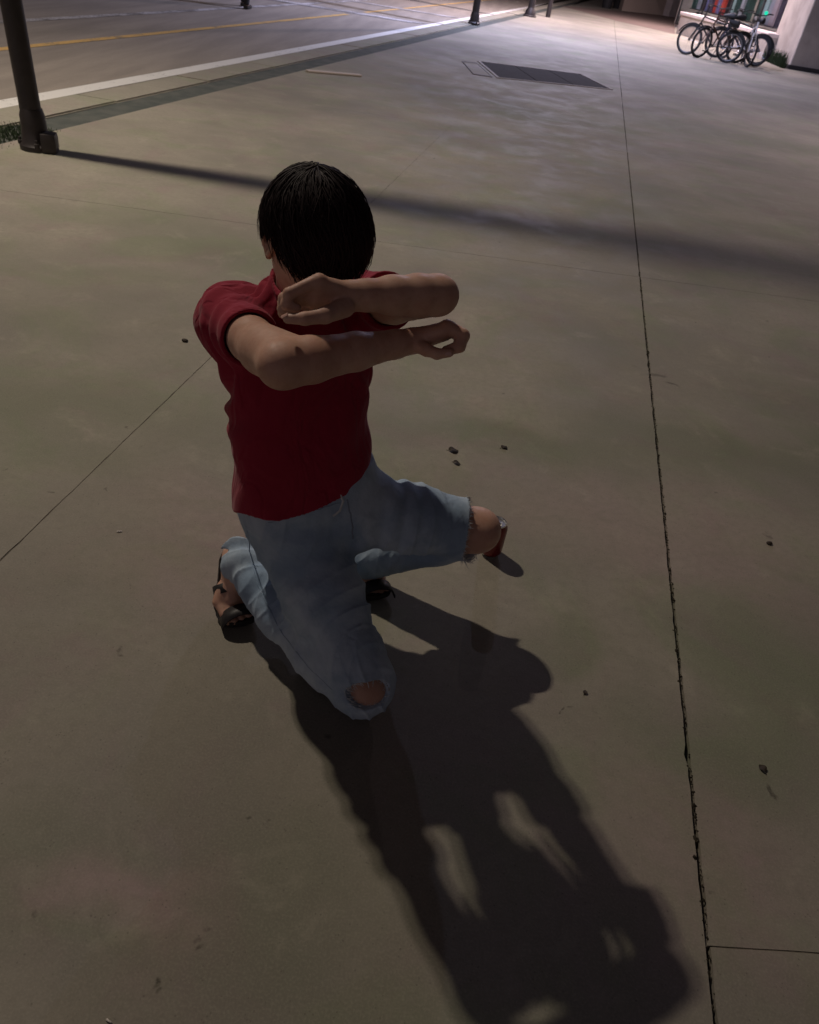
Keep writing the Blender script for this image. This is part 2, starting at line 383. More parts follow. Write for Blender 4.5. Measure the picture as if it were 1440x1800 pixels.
# kerb: a row of concrete kerb stones along the road, verge strip behind it
def strip_box(name, xa, xb, y0, y1, zt, zb, m, parent=None, bev=.01, gap=0.0):
    b = bmesh.new(); g_ = gap
    P = [(rx(y0 + g_, xa), y0 + g_), (rx(y0 + g_, xb), y0 + g_), (rx(y1 - g_, xb), y1 - g_), (rx(y1 - g_, xa), y1 - g_)]
    bot = [b.verts.new((x, y, zb)) for x, y in P]; top = [b.verts.new((x, y, zt)) for x, y in P]
    b.faces.new(bot[::-1]); b.faces.new(top)
    for i in range(4): b.faces.new((bot[i], bot[(i + 1) % 4], top[(i + 1) % 4], top[i]))
    if bev: bmesh.ops.bevel(b, geom=[e for e in b.edges if all(v.co.z > zt - .001 for v in e.verts)], offset=bev, segments=2, affect='EDGES')
    bmesh.ops.recalc_face_normals(b, faces=b.faces)
    me = bpy.data.meshes.new(name); b.to_mesh(me); b.free(); me.materials.append(m); o = bpy.data.objects.new(name, me); return link(o, parent)
kerb = bpy.data.objects.new('kerb', None); link(kerb); kerb['kind'] = 'structure'
y = 2.0
while y < 60:
    L_ = 1.6 if y < 24 else 6.0
    strip_box('kerb_stone', -3.52, -3.16, y, y + L_, .0 + random.uniform(-.003, .003), RD - .02, M_gut, kerb, .012, .004); y += L_
strip_box('verge', -3.16, -2.86, -5, 60, -.018, RD - .02, M_strip, None, 0)['kind'] = 'structure'
# sidewalk: slabs laid on a dirt bed, joints open and ragged
side = quad('sidewalk', [(-3.2 - 1.8, -8), (14, -8), (24, 75), (7.4, 75)], -.032, M_dirt)
def sx(y, x0): return x0 + .115 * (y - 1.8)           # joints along the walk
def cy(x, y0): return y0 + .10 * (x - .9)             # joints across it
XS = [None, -.97, .815, 7.2, 13.5]; YS = [-7.5, .69, 4.47, 8.3, 12.2, 16.1, 20.2, 24.5, 29, 34, 40, 48, 60]
JW = {1: .0020, 2: .0048, 3: .0006, 4: .0006}
def corner(ix, yi):
    y0 = YS[yi]; x0 = XS[ix]
    if x0 is None:
        x, y = -3, y0
        for _ in range(6): y = cy(x, y0); x = rx(y, -2.855)
        return x, y
    x = x0
    for _ in range(6): y = cy(x, y0); x = sx(y, x0)
    return x, y
def ragged(p, q, inward, gap, seed, step, amp):
    p, q = np.array(p), np.array(q); L_ = np.linalg.norm(q - p); n = max(2, int(L_ / step)); r = np.random.default_rng(seed); out = []
    for i in range(n + 1):
        t = i / n; a = 0 if i in (0, n) else r.normal() * amp
        if i not in (0, n) and gap > .004 and r.random() < .03: a += r.uniform(.002, .006)
        out.append(p + (q - p) * t + inward * (gap + max(a, -gap * .7)))
    return out
for yi in range(len(YS) - 1):
    for ix in range(len(XS) - 1):
        if ix < 2 and yi == 0: continue                      # the left and middle slabs run on past the lower joint
        lo_ = 0 if (ix < 2 and yi == 1) else yi
        c = [corner(ix, lo_), corner(ix + 1, lo_), corner(ix + 1, yi + 1), corner(ix, yi + 1)]
        near = yi in (0, 1, 2); step = .03 if near else .6
        pts = []
        for k in range(4):
            p, q = np.array(c[k]), np.array(c[(k + 1) % 4]); e = (q - p) / np.linalg.norm(q - p); inn = np.array([-e[1], e[0]])
            jl = dict(JW) if yi < 2 else {1: .0005, 2: .0045}; gap = {0: .0015, 2: .0015, 1: jl.get(ix + 1, .0006), 3: jl.get(ix, .0006)}[k]
            pts += ragged(p, q, inn, gap, yi * 50 + ix * 7 + k, step, (.0008 if k in (1, 3) else .0002) if near else 0)[:-1]
        b = bmesh.new(); top = [b.verts.new((p[0], p[1], 0)) for p in pts]; f = b.faces.new(top)
        r = bmesh.ops.extrude_face_region(b, geom=[f]); bmesh.ops.translate(b, vec=(0, 0, -.03), verts=[v for v in r['geom'] if isinstance(v, bmesh.types.BMVert)])
        bmesh.ops.recalc_face_normals(b, faces=b.faces)
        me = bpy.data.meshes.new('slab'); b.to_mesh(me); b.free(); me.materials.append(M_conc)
        link(bpy.data.objects.new('slab', me), side)
# sandy filler washed into the narrower joints
M_fill = mat('joint filler', (.14, .12, .1), .95, spec=.1); g = NG(M_fill); g.col(g.mix(g.ramp(g.noise(9, 5, .7), .35, .65), (.09, .08, .062), (.24, .21, .17)))
def filler(p, q):
    p, q = np.array(p), np.array(q); e = (q - p) / np.linalg.norm(q - p); n_ = np.array([-e[1], e[0]]) * .006
    poly_box('joint_filler', [p - n_, q - n_, q + n_, p + n_], -.0016, -.028, M_fill, side)
def poly_box(name, P, zt, zb, m, parent, org=(0, 0, 0), bev=0):
    b = bmesh.new(); P = [(p[0] - org[0], p[1] - org[1]) for p in P]
    bot = [b.verts.new((x, y, zb)) for x, y in P]; top = [b.verts.new((x, y, zt)) for x, y in P]; n = len(P)
    b.faces.new(bot[::-1]); b.faces.new(top)
    for i in range(n): b.faces.new((bot[i], bot[(i + 1) % n], top[(i + 1) % n], top[i]))
    if bev: bmesh.ops.bevel(b, geom=b.edges[:], offset=bev, segments=1, affect='EDGES')
    bmesh.ops.recalc_face_normals(b, faces=b.faces); me = bpy.data.meshes.new(name); b.to_mesh(me); b.free(); me.materials.append(m)
    return link(bpy.data.objects.new(name, me), parent)
filler(corner(1, 0), corner(1, 2))
for yi in (1, 2, 3):
    a_, m_, z_ = corner(0, yi), corner(2, yi), corner(3, yi)
    if yi > 1: filler(np.array(a_), np.array(m_) - [.008, .001])
    filler(np.array(m_) + [.008, .001], np.array(z_))
# grime, root threads and grit sitting in the long joint
V, Fc = [], []
for i in range(520):
    yy = random.uniform(.3, 4.6); xx = sx(yy, .815) + random.gauss(0, .0032); s_ = random.uniform(.0010, .0034) * (1 if random.random() < .9 else 1.8)
    k = len(V); a = random.uniform(0, 3.14)
    for q in range(5): V.append((xx + s_ * math.cos(a + q * 1.257) * random.uniform(.6, 1.5), yy + s_ * math.sin(a + q * 1.257) * random.uniform(.8, 2.0), .0008 * random.random() - .001))
    V.append((xx, yy, s_ * .5)); Fc += [(k + q, k + (q + 1) % 5, k + 5) for q in range(5)]
tag(from_data('joint_grime', V, Fc, M_dirt, side, smooth=False), kind='stuff')

# utility cover far up the walk
M_plate = mat('dark cover plate', (.04, .04, .04), .95, spec=.1); g = NG(M_plate); g.col(g.mix(g.noise(9, 5), (.035, .032, .032), (.07, .065, .065))); g.bump(g.noise(60, 2), .4, .004)
M_frame = mat('pale cover frame', (.33, .29, .26), .8)
cv = [gd(845, 109), gd(1020, 131), gd(1072, 157), gd(878, 137)]; cc = sum(cv) / 4
uc = empty('utility_cover', (cc[0], cc[1], 0), 'dark skewed steel cover let into the pale sidewalk beyond the person', 'cover')
def poly_box(name, P, zt, zb, m, parent, org=(0, 0, 0), bev=0):
    b = bmesh.new(); P = [(p[0] - org[0], p[1] - org[1]) for p in P]
    bot = [b.verts.new((x, y, zb)) for x, y in P]; top = [b.verts.new((x, y, zt)) for x, y in P]; n = len(P)
    b.faces.new(bot[::-1]); b.faces.new(top)
    for i in range(n): b.faces.new((bot[i], bot[(i + 1) % n], top[(i + 1) % n], top[i]))
    if bev: bmesh.ops.bevel(b, geom=b.edges[:], offset=bev, segments=1, affect='EDGES')
    bmesh.ops.recalc_face_normals(b, faces=b.faces); me = bpy.data.meshes.new(name); b.to_mesh(me); b.free(); me.materials.append(m)
    return link(bpy.data.objects.new(name, me), parent)
def lerp(a, b, t): return a + (b - a) * t
for k in range(3):
    a, b = k / 3 + .004, (k + 1) / 3 - .004
    poly_box('plate', [lerp(cv[0], cv[1], a), lerp(cv[0], cv[1], b), lerp(cv[3], cv[2], b), lerp(cv[3], cv[2], a)], .008, .001, M_plate, uc, cc)
fr = [cc + (p - cc) * 1.05 for p in cv]
for k in range(4):
    a, b = fr[k], fr[(k + 1) % 4]; poly_box('frame_bar', [a, b, cv[(k + 1) % 4] + (b - cv[(k + 1) % 4]) * .1, cv[k] + (a - cv[k]) * .1], .011, .001, M_frame, uc, cc)
pv = [gd(812, 108), gd(838, 111), gd(866, 136), gd(832, 131)]; pc = sum(pv) / 4
ic = empty('inspection_cover', (pc[0], pc[1], 0), 'small pale framed cover left of the dark steel cover', 'cover')
poly_box('plate', [pc + (p - pc) * .86 for p in pv], .007, .001, M_conc, ic, pc)
M_rim = mat('worn rim', (.16, .14, .13), .8)
for k in range(4):
    a, b = pv[k], pv[(k + 1) % 4]; poly_box('rim_bar', [a, b, pc + (b - pc) * .9, pc + (a - pc) * .9], .010, .001, M_rim, ic, pc)

# ------------------------------------------------------------ posts and lamps
M_post = mat('dark painted steel', (.030, .024, .024), .5, spec=.45); g = NG(M_post); g.col(g.mix(g.noise(22, 5), (.022, .018, .018), (.048, .038, .036))); g.bump(g.noise(60, 3), .2, .003)
M_galv = mat('grey steel', (.2, .2, .2), .45, metal=.6)
M_lens = mat('lamp lens', (.8, .8, .78), .4, emis=(1, .86, .7), estr=6)
def post(name, loc, r, h, label, cat, lean=(0, 0), base=True, group=None, n=20, fl=1.0):
    e = empty(name, loc, label, cat, group)
    top = (lean[0] * h, lean[1] * h, h)
    MB().tube([(0, 0, .0), (lean[0] * .3, lean[1] * .3, .3), top], [r * 1.08, r, r * .8], n).build('shaft', M_post, e, True)
    if base:
        MB().lathe([(0, 0), (r * 1.9 * fl, 0), (r * 1.9 * fl, .03), (r * 1.55 * fl, .05), (r * 1.45 * fl, .13), (r * 1.2, .20), (r * 1.05, .24), (0, .24)], n=n).build('base', M_post, e, True)
        for k in range(4):
            a = k * math.pi / 2 + .5
            MB().lathe([(0, 0), (.016, 0), (.016, .02), (.009, .022), (.009, .04), (0, .04)], (math.cos(a) * r * 1.75 * fl, math.sin(a) * r * 1.75 * fl, .032), n=6).build('bolt', M_post, e)
    return e
pb = gd(66, 262)
p1 = post('sign_post', (pb[0], pb[1], 0), .063, 7.0, 'thick dark steel post at the left edge of the sidewalk by the road', 'post', (-.022, .0), fl=.86)
MB().box((.10, -.02, .06), (.10, .12, .12), Matrix.Rotation(.3, 3, 'Z'), .034).build('anchor_box', M_post, p1)
# the street lamp that lights the person: its shaft stands just out of the picture
lb = (-4.95, 4.55)
kl = empty('street_lamp', (lb[0], lb[1], RD), 'tall twin headed street lamp at the road left of the picture', 'street lamp')
MB().tube([(0, 0, 0), (0, 0, 6.65)], [.09, .055], 16).build('shaft', M_post, kl, True)
MB().lathe([(0, 0), (.17, 0), (.17, .04), (.11, .1), (.1, .3), (0, .3)]).build('base', M_post, kl, True)
for (x, y, z, c, p) in KEY:
    dx, dy, dz = x - lb[0], y - lb[1], z - RD
    MB().tube([(0, 0, 6.6), (dx * .5, dy * .5, 6.78), (dx * .85, dy * .85, dz + .07)], [.03, .028, .025], 10).build('arm', M_post, kl, True)
    hd = MB().box((dx, dy, dz + .065), (.15, .24, .07), None, .015).build('lamp_head', M_galv, kl)
    MB().box((dx, dy, dz + .0275), (.13, .18, .004)).build('lens', M_lens, hd)
    l = lamp('lamp_light', (x, y, z), c, p, .13); l.parent = None
# far posts along the walk
q = gd(833, 42); post_a = post('lamp_post', (q[0], q[1], 0), .085, 6.4, 'dark lamp post at the kerb near the road junction', 'lamp post', fl=.9)
q2 = gd(931, 29); post_b = post('lamp_post', (q2[0], q2[1], 0), .10, 6.4, 'dark post with a thick base, left one of the far pair', 'lamp post', fl=1.1)
q3 = gd(963, 30); post_c = post('sign_post', (q3[0], q3[1], 0), .075, 3.2, 'slim dark post, right one of the far pair', 'post', base=False, lean=(.0, 0))
for e, pw, c in ((post_a, 860, (.60, .64, 1.0)), (post_b, 1000, (1.0, .82, .92))):
    e_loc = e.location
    MB().tube([(0, 0, 6.3), (.6, -.1, 6.5), (1.2, -.2, 6.45)], [.04, .035, .03], 8).build('arm', M_post, e, True)
    hd = MB().box((1.45, -.25, 6.44), (.6, .25, .08), None, .02).build('lamp_head', M_galv, e); MB().box((1.45, -.25, 6.396), (.5, .2, .004)).build('lens', M_lens, hd)
    lamp('lamp_light', (e_loc.x + 1.45, e_loc.y - .25, 6.38), c, pw, .25)

# unseen lamp post by the building, added to brighten the right sidewalk
fill_post = post('lamp_post', (7.6, 11.0, 0), .085, 6.0, 'added unseen lamp post on the building side, brightening the right sidewalk', 'lamp post')
MB().tube([(0, 0, 5.9), (-.5, -.1, 6.08), (-1.0, -.2, 6.03)], [.04, .035, .03], 8).build('arm', M_post, fill_post, True)
hd = MB().box((-1.25, -.25, 6.02), (.6, .25, .08), None, .02).build('lamp_head', M_galv, fill_post); MB().box((-1.25, -.25, 5.976), (.5, .2, .004)).build('lens', M_lens, hd)
lamp('lamp_light', (6.35, 10.75, 5.96), (1.0, .84, .90), 105, .25, spread=128)

# grass tuft at the thick post
M_grass = mat('grass', (.035, .07, .02), .8); g = NG(M_grass); g.col(g.mix(g.noise(30, 3), (.018, .036, .012), (.045, .07, .026)))
V, Fc = [], []
for i in range(2600):
    yy = random.uniform(4.4, 5.6); u = random.random(); xx = rx(yy, -3.05) + random.gauss(0, .12)
    if (xx - pb[0]) > -.06: continue
    a = random.uniform(0, 6.28); h_ = random.uniform(.012, .034); w_ = .003; k = len(V); lx, ly = math.cos(a) * h_ * .5, math.sin(a) * h_ * .5
    V += [(xx - w_, yy, -.018), (xx + w_, yy, -.018), (xx + w_ * .6 + lx * .5, yy + ly * .5, h_ * .6 - .018), (xx - w_ * .6 + lx * .5, yy + ly * .5, h_ * .6 - .018), (xx + lx, yy + ly, h_ - .018)]
    Fc += [(k, k + 1, k + 2, k + 3), (k + 3, k + 2, k + 4)]
tag(from_data('grass', V, Fc, M_grass), 'short green grass in the verge at the foot of the thick post', 'grass', kind='stuff')

# ------------------------------------------------------------ buildings on the right
M_wall = mat('warm concrete', (.42, .37, .33), .85); g = NG(M_wall); g.col(g.mix(g.ramp(g.noise(1.8, 5), .3, .7), (.33, .29, .26), (.46, .41, .37))); g.bump(g.noise(40, 4), .15, .005)
M_wall2 = mat('beige plaster', (.55, .44, .36), .85); g = NG(M_wall2); g.col(g.mix(g.noise(1.2, 4), (.50, .40, .33), (.62, .50, .41)))
M_ledge = mat('pale ledge stone', (.62, .55, .52), .7); g = NG(M_ledge); g.col(g.mix(g.noise(3, 4), (.52, .46, .44), (.70, .62, .60)))
M_soil = mat('brown paving', (.17, .12, .10), .9); g = NG(M_soil); g.col(g.mix(g.noise(2, 5), (.13, .09, .075), (.22, .16, .13)))
M_glass = mat('shop glass', (.8, .85, .9), .05); b_ = M_glass.node_tree.nodes['Principled BSDF']; b_.inputs['Transmission Weight'].default_value = 1; b_.inputs['IOR'].default_value = 1.1
M_int = mat('shop interior', (.55, .52, .52), .8)
M_alu = mat('dark window frame', (.05, .05, .055), .4, metal=.5)
# pillar with a road-facing face and a face towards us
pn = gd(1386, 121); pf = gd(1346, 104)
ux = np.array([1, .12, 0]); dv = pf - pn; dv[2] = 0; ndv = dv / np.linalg.norm(dv)
px0, py0 = pn[0], pn[1]
pil = empty('pillar', (px0, py0, 0), 'wide plain concrete pillar of the building right of the bicycles', 'pillar')
PB = [np.array([0, 0.]), np.array([3.2, .42]), np.array([3.2, .42]) + ndv[:2] * 2.4, ndv[:2] * 2.4]
poly_box('shaft', PB, 6.0, .0, M_wall, pil, bev=.02)
poly_box('plinth', [PB[0] + [-.03, -.03], PB[1] + [.03, -.03], PB[2] + [.03, .03], PB[3] + [-.03, .03]], .10, .001, M_plate, pil, bev=.01)
# shop building
SO = np.array([8.2, 32.5, 0]); SRZ = .13; SL = 10.6
def shp(x, y, z=0): return (SO[0] + x * math.cos(SRZ) - y * math.sin(SRZ), SO[1] + x * math.sin(SRZ) + y * math.cos(SRZ), z)
sh = empty('shop_building', SO, 'shop building with lit glass front and goods inside behind the bicycles', 'building', rz=SRZ)
def B(c, s, name, m, par, bev=0):
    return MB().box((c[0], c[1], c[2]), s, None, bev).build(name, m, par)
B((3.4, 0, .05), (6.8, SL, .1), 'floor', M_int, sh); B((6.9, 0, 1.75), (.12, SL, 3.3), 'back_wall', M_int, sh); B((3.4, 0, 3.5), (6.8, SL, .2), 'ceiling', M_int, sh)
for s_ in (-1, 1): B((3.4, s_ * (SL / 2 + .07), 1.75), (6.8, .12, 3.3), 'side_wall', M_wall, sh)
B((3.4, 0, 5.1), (7.0, SL + .3, 3.0), 'upper_wall', M_wall2, sh)
for k in range(5):
    yy = -SL / 2 + .04 + k * (SL - .08) / 4; B((0, yy, 1.8), (.06, .06, 3.3), 'mullion', M_alu, sh)
    if k < 4: B((0, yy + (SL - .08) / 8, 1.8), (.012, (SL - .08) / 4 - .07, 3.2), 'pane', M_glass, sh)
B((0, 0, .14), (.1, SL - .1, .08), 'sill', M_alu, sh)
# goods on racks inside, tall coloured packages
cols = [(.03, .03, .035), (.30, .30, .62), (.85, .10, .06), (.04, .10, .08), (.60, .60, .64), (.20, .42, .40), (.02, .04, .09), (.50, .52, .60), (.06, .05, .08), (.60, .48, .52), (.16, .16, .24), (.45, .62, .60)]
MG = [mat('package colour', c, .5) for c in cols]
def rack(y0, y1, x, label, order):
    L_ = y1 - y0; r_ = empty('display_rack', shp(x, (y0 + y1) / 2, .1), label, 'rack', rz=SRZ)
    for z in (.12, .62, 1.62): MB().box((0, 0, z), (.45, L_, .03)).build('shelf', M_alu, r_)
    for s_ in (-1, 1): MB().box((.2, s_ * L_ / 2, .9), (.04, .04, 1.8)).build('upright', M_alu, r_)
    yy = -L_ / 2 + .2; k = 0
    while yy < L_ / 2 - .15:
        for z, hh in ((.135, .42), (.637, .90)):
            w_ = random.uniform(.22, .42); h_ = hh * random.uniform(.8, 1)
            MB().box((random.uniform(-.06, .02), yy, z + h_ / 2 + .002), (.22, w_, h_), None, .02).build('package', MG[order[(k + (3 if z < .5 else 0)) % len(order)]], r_)
        yy += random.uniform(.38, .50); k += 1
rack(-4.9, -1.0, .5, 'rack of pale, teal and dark packages in the shop front nearest the pillar', [5, 6, 4, 8, 9, 7, 11, 3, 10])
rack(-.6, 4.9, .5, 'rack of blue, red and dark packages at the far end of the shop front', [3, 4, 3, 11, 0, 2, 1, 2, 10, 1, 0, 7])
for yy in (-3.6, 0, 3.6):
    B((2.2, yy, 3.36), (1.6, .22, .06), 'light_fitting', M_lens, sh)
    l_ = lamp('shop_light', shp(1.6, yy, 3.3), (1.0, .84, .82), 85, 1.5, rot=(0, 0, SRZ), size_y=.2)
M_can = mat('canopy soffit', (.5, .45, .42), .8)
B((-1.2, 0, 3.72), (2.3, SL, .12), 'canopy', M_can, sh)
for yy in (-3.6, 0, 3.6):
    B((-1.2, yy, 3.645), (.3, .3, .03), 'downlight', M_lens, sh); lamp('canopy_light', shp(-1.2, yy, 3.6), (1.0, .80, .84), 190, .28)
# low ledge wall in front of the shop
lg = empty('ledge', (7.6, 30, 0), 'low pale stone ledge running behind the bicycles below the shop front', 'ledge')
a0, a1 = gd(1188, 58), np.array([7.95, 26.2, 0]); dd_ = (a1 - a0) / 5
for k in range(5):
    s0, s1 = a0 + dd_ * (k + .004), a0 + dd_ * (k + .996)
    poly_box('ledge_base', [s0, s1, s1 + [.72, .1, 0], s0 + [.72, .1, 0]], .56, .001, M_wall, lg, (7.6, 30))
    poly_box('cap_stone', [s0 + [-.06, 0, 0], s1 + [-.06, 0, 0], s1 + [.78, .1, 0], s0 + [.78, .1, 0]], .66, .56, M_ledge, lg, (7.6, 30), bev=.012)
# next building and its brown strip
nb = empty('neighbour_building', (6.3, 45.6, 0), 'beige plastered building corner beyond the shop', 'building')
poly_box('wall', [(0, 0), (3.9, 4.6), (9, 4.6), (9, 16), (.5, 16)], 7, .001, M_wall2, nb); poly_box('pilaster', [(2.9, 2.85), (3.6, 3.7), (3.3, 3.95), (2.6, 3.1)], 7, .001, M_ledge, nb)
quad('brown_paving', [gd(985, 10)[:2], gd(1188, 28)[:2], gd(1186, 60)[:2], gd(1085, 37)[:2]], .004, M_soil)
# dark shrubs in pots
M_leafd = mat('dark leaves', (.02, .03, .022), .7); M_pot = mat('dark pot', (.03, .03, .032), .6)
def shrub(p, s_, label):
    e = empty('potted_shrub', (p[0], p[1], 0), label, 'plant', 'dark potted shrubs by the beige building')
    MB().lathe([(0, 0), (.22 * s_, 0), (.3 * s_, .45 * s_), (.26 * s_, .45 * s_), (0, .4 * s_)], n=14).build('pot', M_pot, e, True)
    V, Fc = [], []
    for i in range(700):
        d = rng.normal(size=3); d /= np.linalg.norm(d); r_ = (.25 + .35 * rng.random()) * s_; c = d * r_ + [0, 0, .95 * s_]; a, b_ = rng.normal(size=3), rng.normal(size=3); a /= np.linalg.norm(a) * 18; b_ /= np.linalg.norm(b_) * 28; k = len(V)
        V += [c - a, c + b_, c + a, c - b_]; Fc.append((k, k + 1, k + 2, k + 3))
    from_data('foliage', V, Fc, M_leafd, e, smooth=False)
shrub(gd(1066, 14), 1.0, 'dark potted shrub, left of the two beside the beige building'); shrub(gd(1086, 15), 1.15, 'dark potted shrub, right of the two beside the beige building')
# small plants at the foot of the pillar
V, Fc = [], []
for i in range(500):
    t = random.random(); b0 = np.array([px0, py0, 0]) + np.array([*(ndv[:2] * 2.2 * t), 0]) + np.array([-.12 - .1 * random.random(), -.05, 0]); k = len(V); h_ = random.uniform(.08, .4); a = random.uniform(0, 6.28); w_ = .018
    V += [b0 + [-w_, 0, 0], b0 + [w_, 0, 0], b0 + [math.cos(a) * .1, math.sin(a) * .1, h_]]; Fc.append((k, k + 1, k + 2))
tag(from_data('weeds', V, Fc, M_grass), 'dark green weeds growing along the foot of the concrete pillar', 'weeds', kind='stuff')

# ------------------------------------------------------------ bicycles
M_rub = mat('tyre rubber', (.018, .017, .018), .8); M_rimm = mat('wheel rim', (.25, .25, .26), .35, metal=.8)
M_black = mat('black bike paint', (.02, .02, .022), .35, coat=.4); M_wh = mat('pale bike paint', (.62, .6, .6), .35, coat=.4); M_blue = mat('dark blue bike paint', (.03, .04, .10), .35, coat=.4)
M_brn = mat('brown bike paint', (.10, .05, .035), .4); M_sad = mat('saddle', (.015, .015, .016), .6)
M_green = mat('green bike light', (.0, .5, .3), .3, emis=(.0, .62, .34), estr=1.1)
def bicycle(loc, rz, paintm, label, lean=0.0, steer=.0, wr=.335, light=False, basket=False, frontbag=False):
    e = empty('bicycle', loc, label, 'bicycle', 'bicycles parked by the pillar', rz); e.rotation_euler = (lean, 0, rz)
    # x along the bike, front at +x
    A, Bk = Vector((.53, 0, wr)), Vector((-.53, 0, wr)); bb = Vector((-.09, 0, .28)); st = Vector((-.24, 0, .80)); hd = Vector((.33, 0, .86)); hl = Vector((.37, 0, .72))
    def wheel(c, sa):
        M = Matrix.Rotation(sa, 3, 'Z'); t = MB().ring((0, 0, 0), wr - .02, .024, M, 36, 6).build('wheel', M_rub, e, True, c)
        MB().ring((0, 0, 0), wr - .055, .012, M, 36, 5).build('rim', M_rimm, t, True)
        s_ = MB().tube([M @ Vector((0, -.05, 0)), M @ Vector((0, .05, 0))], .025, 8)
        for k in range(16):
            a = k * math.pi / 8 + .1; s_.tube([M @ Vector((0, .02 * (-1) ** k, 0)), M @ Vector((math.cos(a) * (wr - .05), 0, math.sin(a) * (wr - .05)))], .0018, 3)
        s_.build('spokes', M_rimm, t)
    wheel(A, steer); wheel(Bk, 0)
    f = MB(); f.tube([bb, st], .018, 8).tube([st * .95 + bb * .05, hd], .018, 8).tube([bb, hl], .022, 8).tube([hl, hd + Vector((-.02, 0, .08))], .022, 8)
    for s_ in (-.055, .055): f.tube([bb, Bk + Vector((0, s_, 0))], .011, 6).tube([st * .93 + bb * .07, Bk + Vector((0, s_, 0))], .009, 6)
    f.build('frame', paintm, e, True)
    f = MB()
    for s_ in (-.06, .06): f.tube([hl + Vector((.01, s_ * .7, 0)), A + Vector((0, s_, 0))], .012, 6)
    f.build('fork', paintm, e, True)
    hb = hd + Vector((-.04, 0, .22)); MB().tube([hd, hb], .014, 8).tube([hb + Vector((-.12, -.30, .03)), hb + Vector((-.02, -.22, .04)), hb + Vector((.02, -.06, 0)), hb + Vector((.02, .06, 0)), hb + Vector((-.02, .22, .04)), hb + Vector((-.12, .30, .03))], .013, 8).build('handlebar', M_sad, e, True)
    MB().tube([st, st + Vector((-.03, 0, .14))], .013, 8).build('seat_post', M_rimm, e, True)
    MB().tube([st + Vector((-.17, 0, .165)), st + Vector((-.08, 0, .17)), st + Vector((.05, 0, .16)), st + Vector((.12, 0, .15))], [.065, .075, .035, .018], 10).build('saddle', M_sad, e, True)
    c = MB().tube([bb + Vector((0, -.06, 0)), bb + Vector((0, .06, 0))], .02, 8).ring(bb + Vector((0, .045, 0)), .085, .006, None, 20, 4)
    c.tube([bb + Vector((0, .065, 0)), bb + Vector((.12, .075, -.12))], .010, 6).tube([bb + Vector((0, -.065, 0)), bb + Vector((-.12, -.075, .12))], .010, 6).build('crank', M_rimm, e, True)
    for s_, v in ((1, Vector((.12, .12, -.12))), (-1, Vector((-.12, -.12, .12)))): MB().box(bb + v, (.09, .09, .02)).build('pedal', M_sad, e)
    for c_, a0_ in ((A, .4), (Bk, .9)):
        MB().tube([c_ + Vector((math.cos(a) * (wr + .02), 0, math.sin(a) * (wr + .02))) for a in [a0_ + k * .25 for k in range(9)]], .018, 6).build('mudguard', M_sad, e, True)
    if light: MB().lathe([(0, -.045), (.035, -.03), (.045, 0), (.035, .03), (0, .045)], hb + Vector((.08, .10, .06)), 12).build('bike_light', M_green, e, True)
    if basket:
        bk = MB()
        for z in (0, .08, .16, .24):
            s2 = .13 + z * .15; P_ = [(-s2, -s2), (s2, -s2), (s2, s2), (-s2, s2), (-s2, -s2)]
            bk.tube([hl + Vector((.22 + x, y, .02 + z)) for x, y in P_], .006, 4)
        for k in range(-3, 4):
            for sx_, sy_ in ((k * .045, -.15), (k * .045, .15), (-.15, k * .045), (.15, k * .045)): bk.tube([hl + Vector((.22 + sx_ * .85, sy_ * .85, .02)), hl + Vector((.22 + sx_ * 1.1, sy_ * 1.1, .26))], .004, 4)
        bk.build('basket', M_sad, e)
    if frontbag: MB().box(st + Vector((-.2, 0, .02)), (.26, .2, .16), None, .04).build('bag', M_sad, e, True)
    MB().tube([bb + Vector((-.15, .05, 0)), Vector((-.2, .22, .01))], .009, 6).build('kickstand', M_sad, e)
    return e
b1 = gd(1208, 99); b2 = gd(1226, 103); b3 = gd(1268, 104); b4 = gd(1292, 110); b5 = gd(1316, 119)
bicycle((b1[0] + .50, b1[1] + .25, 0), R(152), M_black, 'black bicycle parked leftmost in the group, front wheel toward the road', .05, -.15, frontbag=True)
bicycle((b2[0] + .55, b2[1] + .42, 0), R(196), M_brn, 'brown bicycle tucked behind the leftmost black bicycle', -.04, .3)
bicycle((b3[0] + .35, b3[1] + .1, 0), R(168), M_blue, 'dark blue bicycle with a wire basket in the middle of the group', .06, .2, basket=True)
bicycle((b4[0] + .1, b4[1] + .2, 0), R(128), M_black, 'black bicycle crowded between the blue and the pale bicycle', -.05, -.3)
bicycle((b5[0] + .02, b5[1] + .55, 0), R(262), M_wh, 'pale step-through bicycle with a glowing green light by the pillar', .05, .25, light=True)

# ------------------------------------------------------------ the walking figure across the road (only shoes and shins in view)
M_trou = mat('black trousers', (.018, .017, .02), .85); M_skin = mat('skin', (.52, .31, .225), .5, spec=.4, sss=.12)
g = NG(M_skin); sn = g.noise(14, 4, .6); g.col(g.mix(g.ramp(sn, .3, .7), (.48, .275, .195), (.57, .35, .26))); bl = g.noise(60, 4, .7); g.col(g.mix(g.math('MULTIPLY', g.ramp(bl, .45, .7), .35), g.mix(g.ramp(sn, .3, .7), (.48, .275, .195), (.57, .35, .26)), (.42, .20, .145))); p_ = g.bump(g.noise(420, 3, .6), .2, .0008); g.bump(g.noise(45, 4, .6), .3, .002, p_); g.rough(g.ramp(bl, .3, .7, .45, .65))
M_hair = mat('black hair', (.019, .010, .011), .62, spec=.2)
fp = gd(455, 13, RD + .05); fz = RD + .052
pe = empty('person', (fp[0] - .3, fp[1] + .1, RD + .001), 'person in black trousers and shoes walking on the far side of the road', 'person')
o0 = np.array([fp[0] - .3, fp[1] + .1, RD])
fd = Field((-.35, -.5, 0), (.35, .5, 1.75), .014)
fL, fR = np.array([-.10, .24, .0]), np.array([.10, -.24, .0])
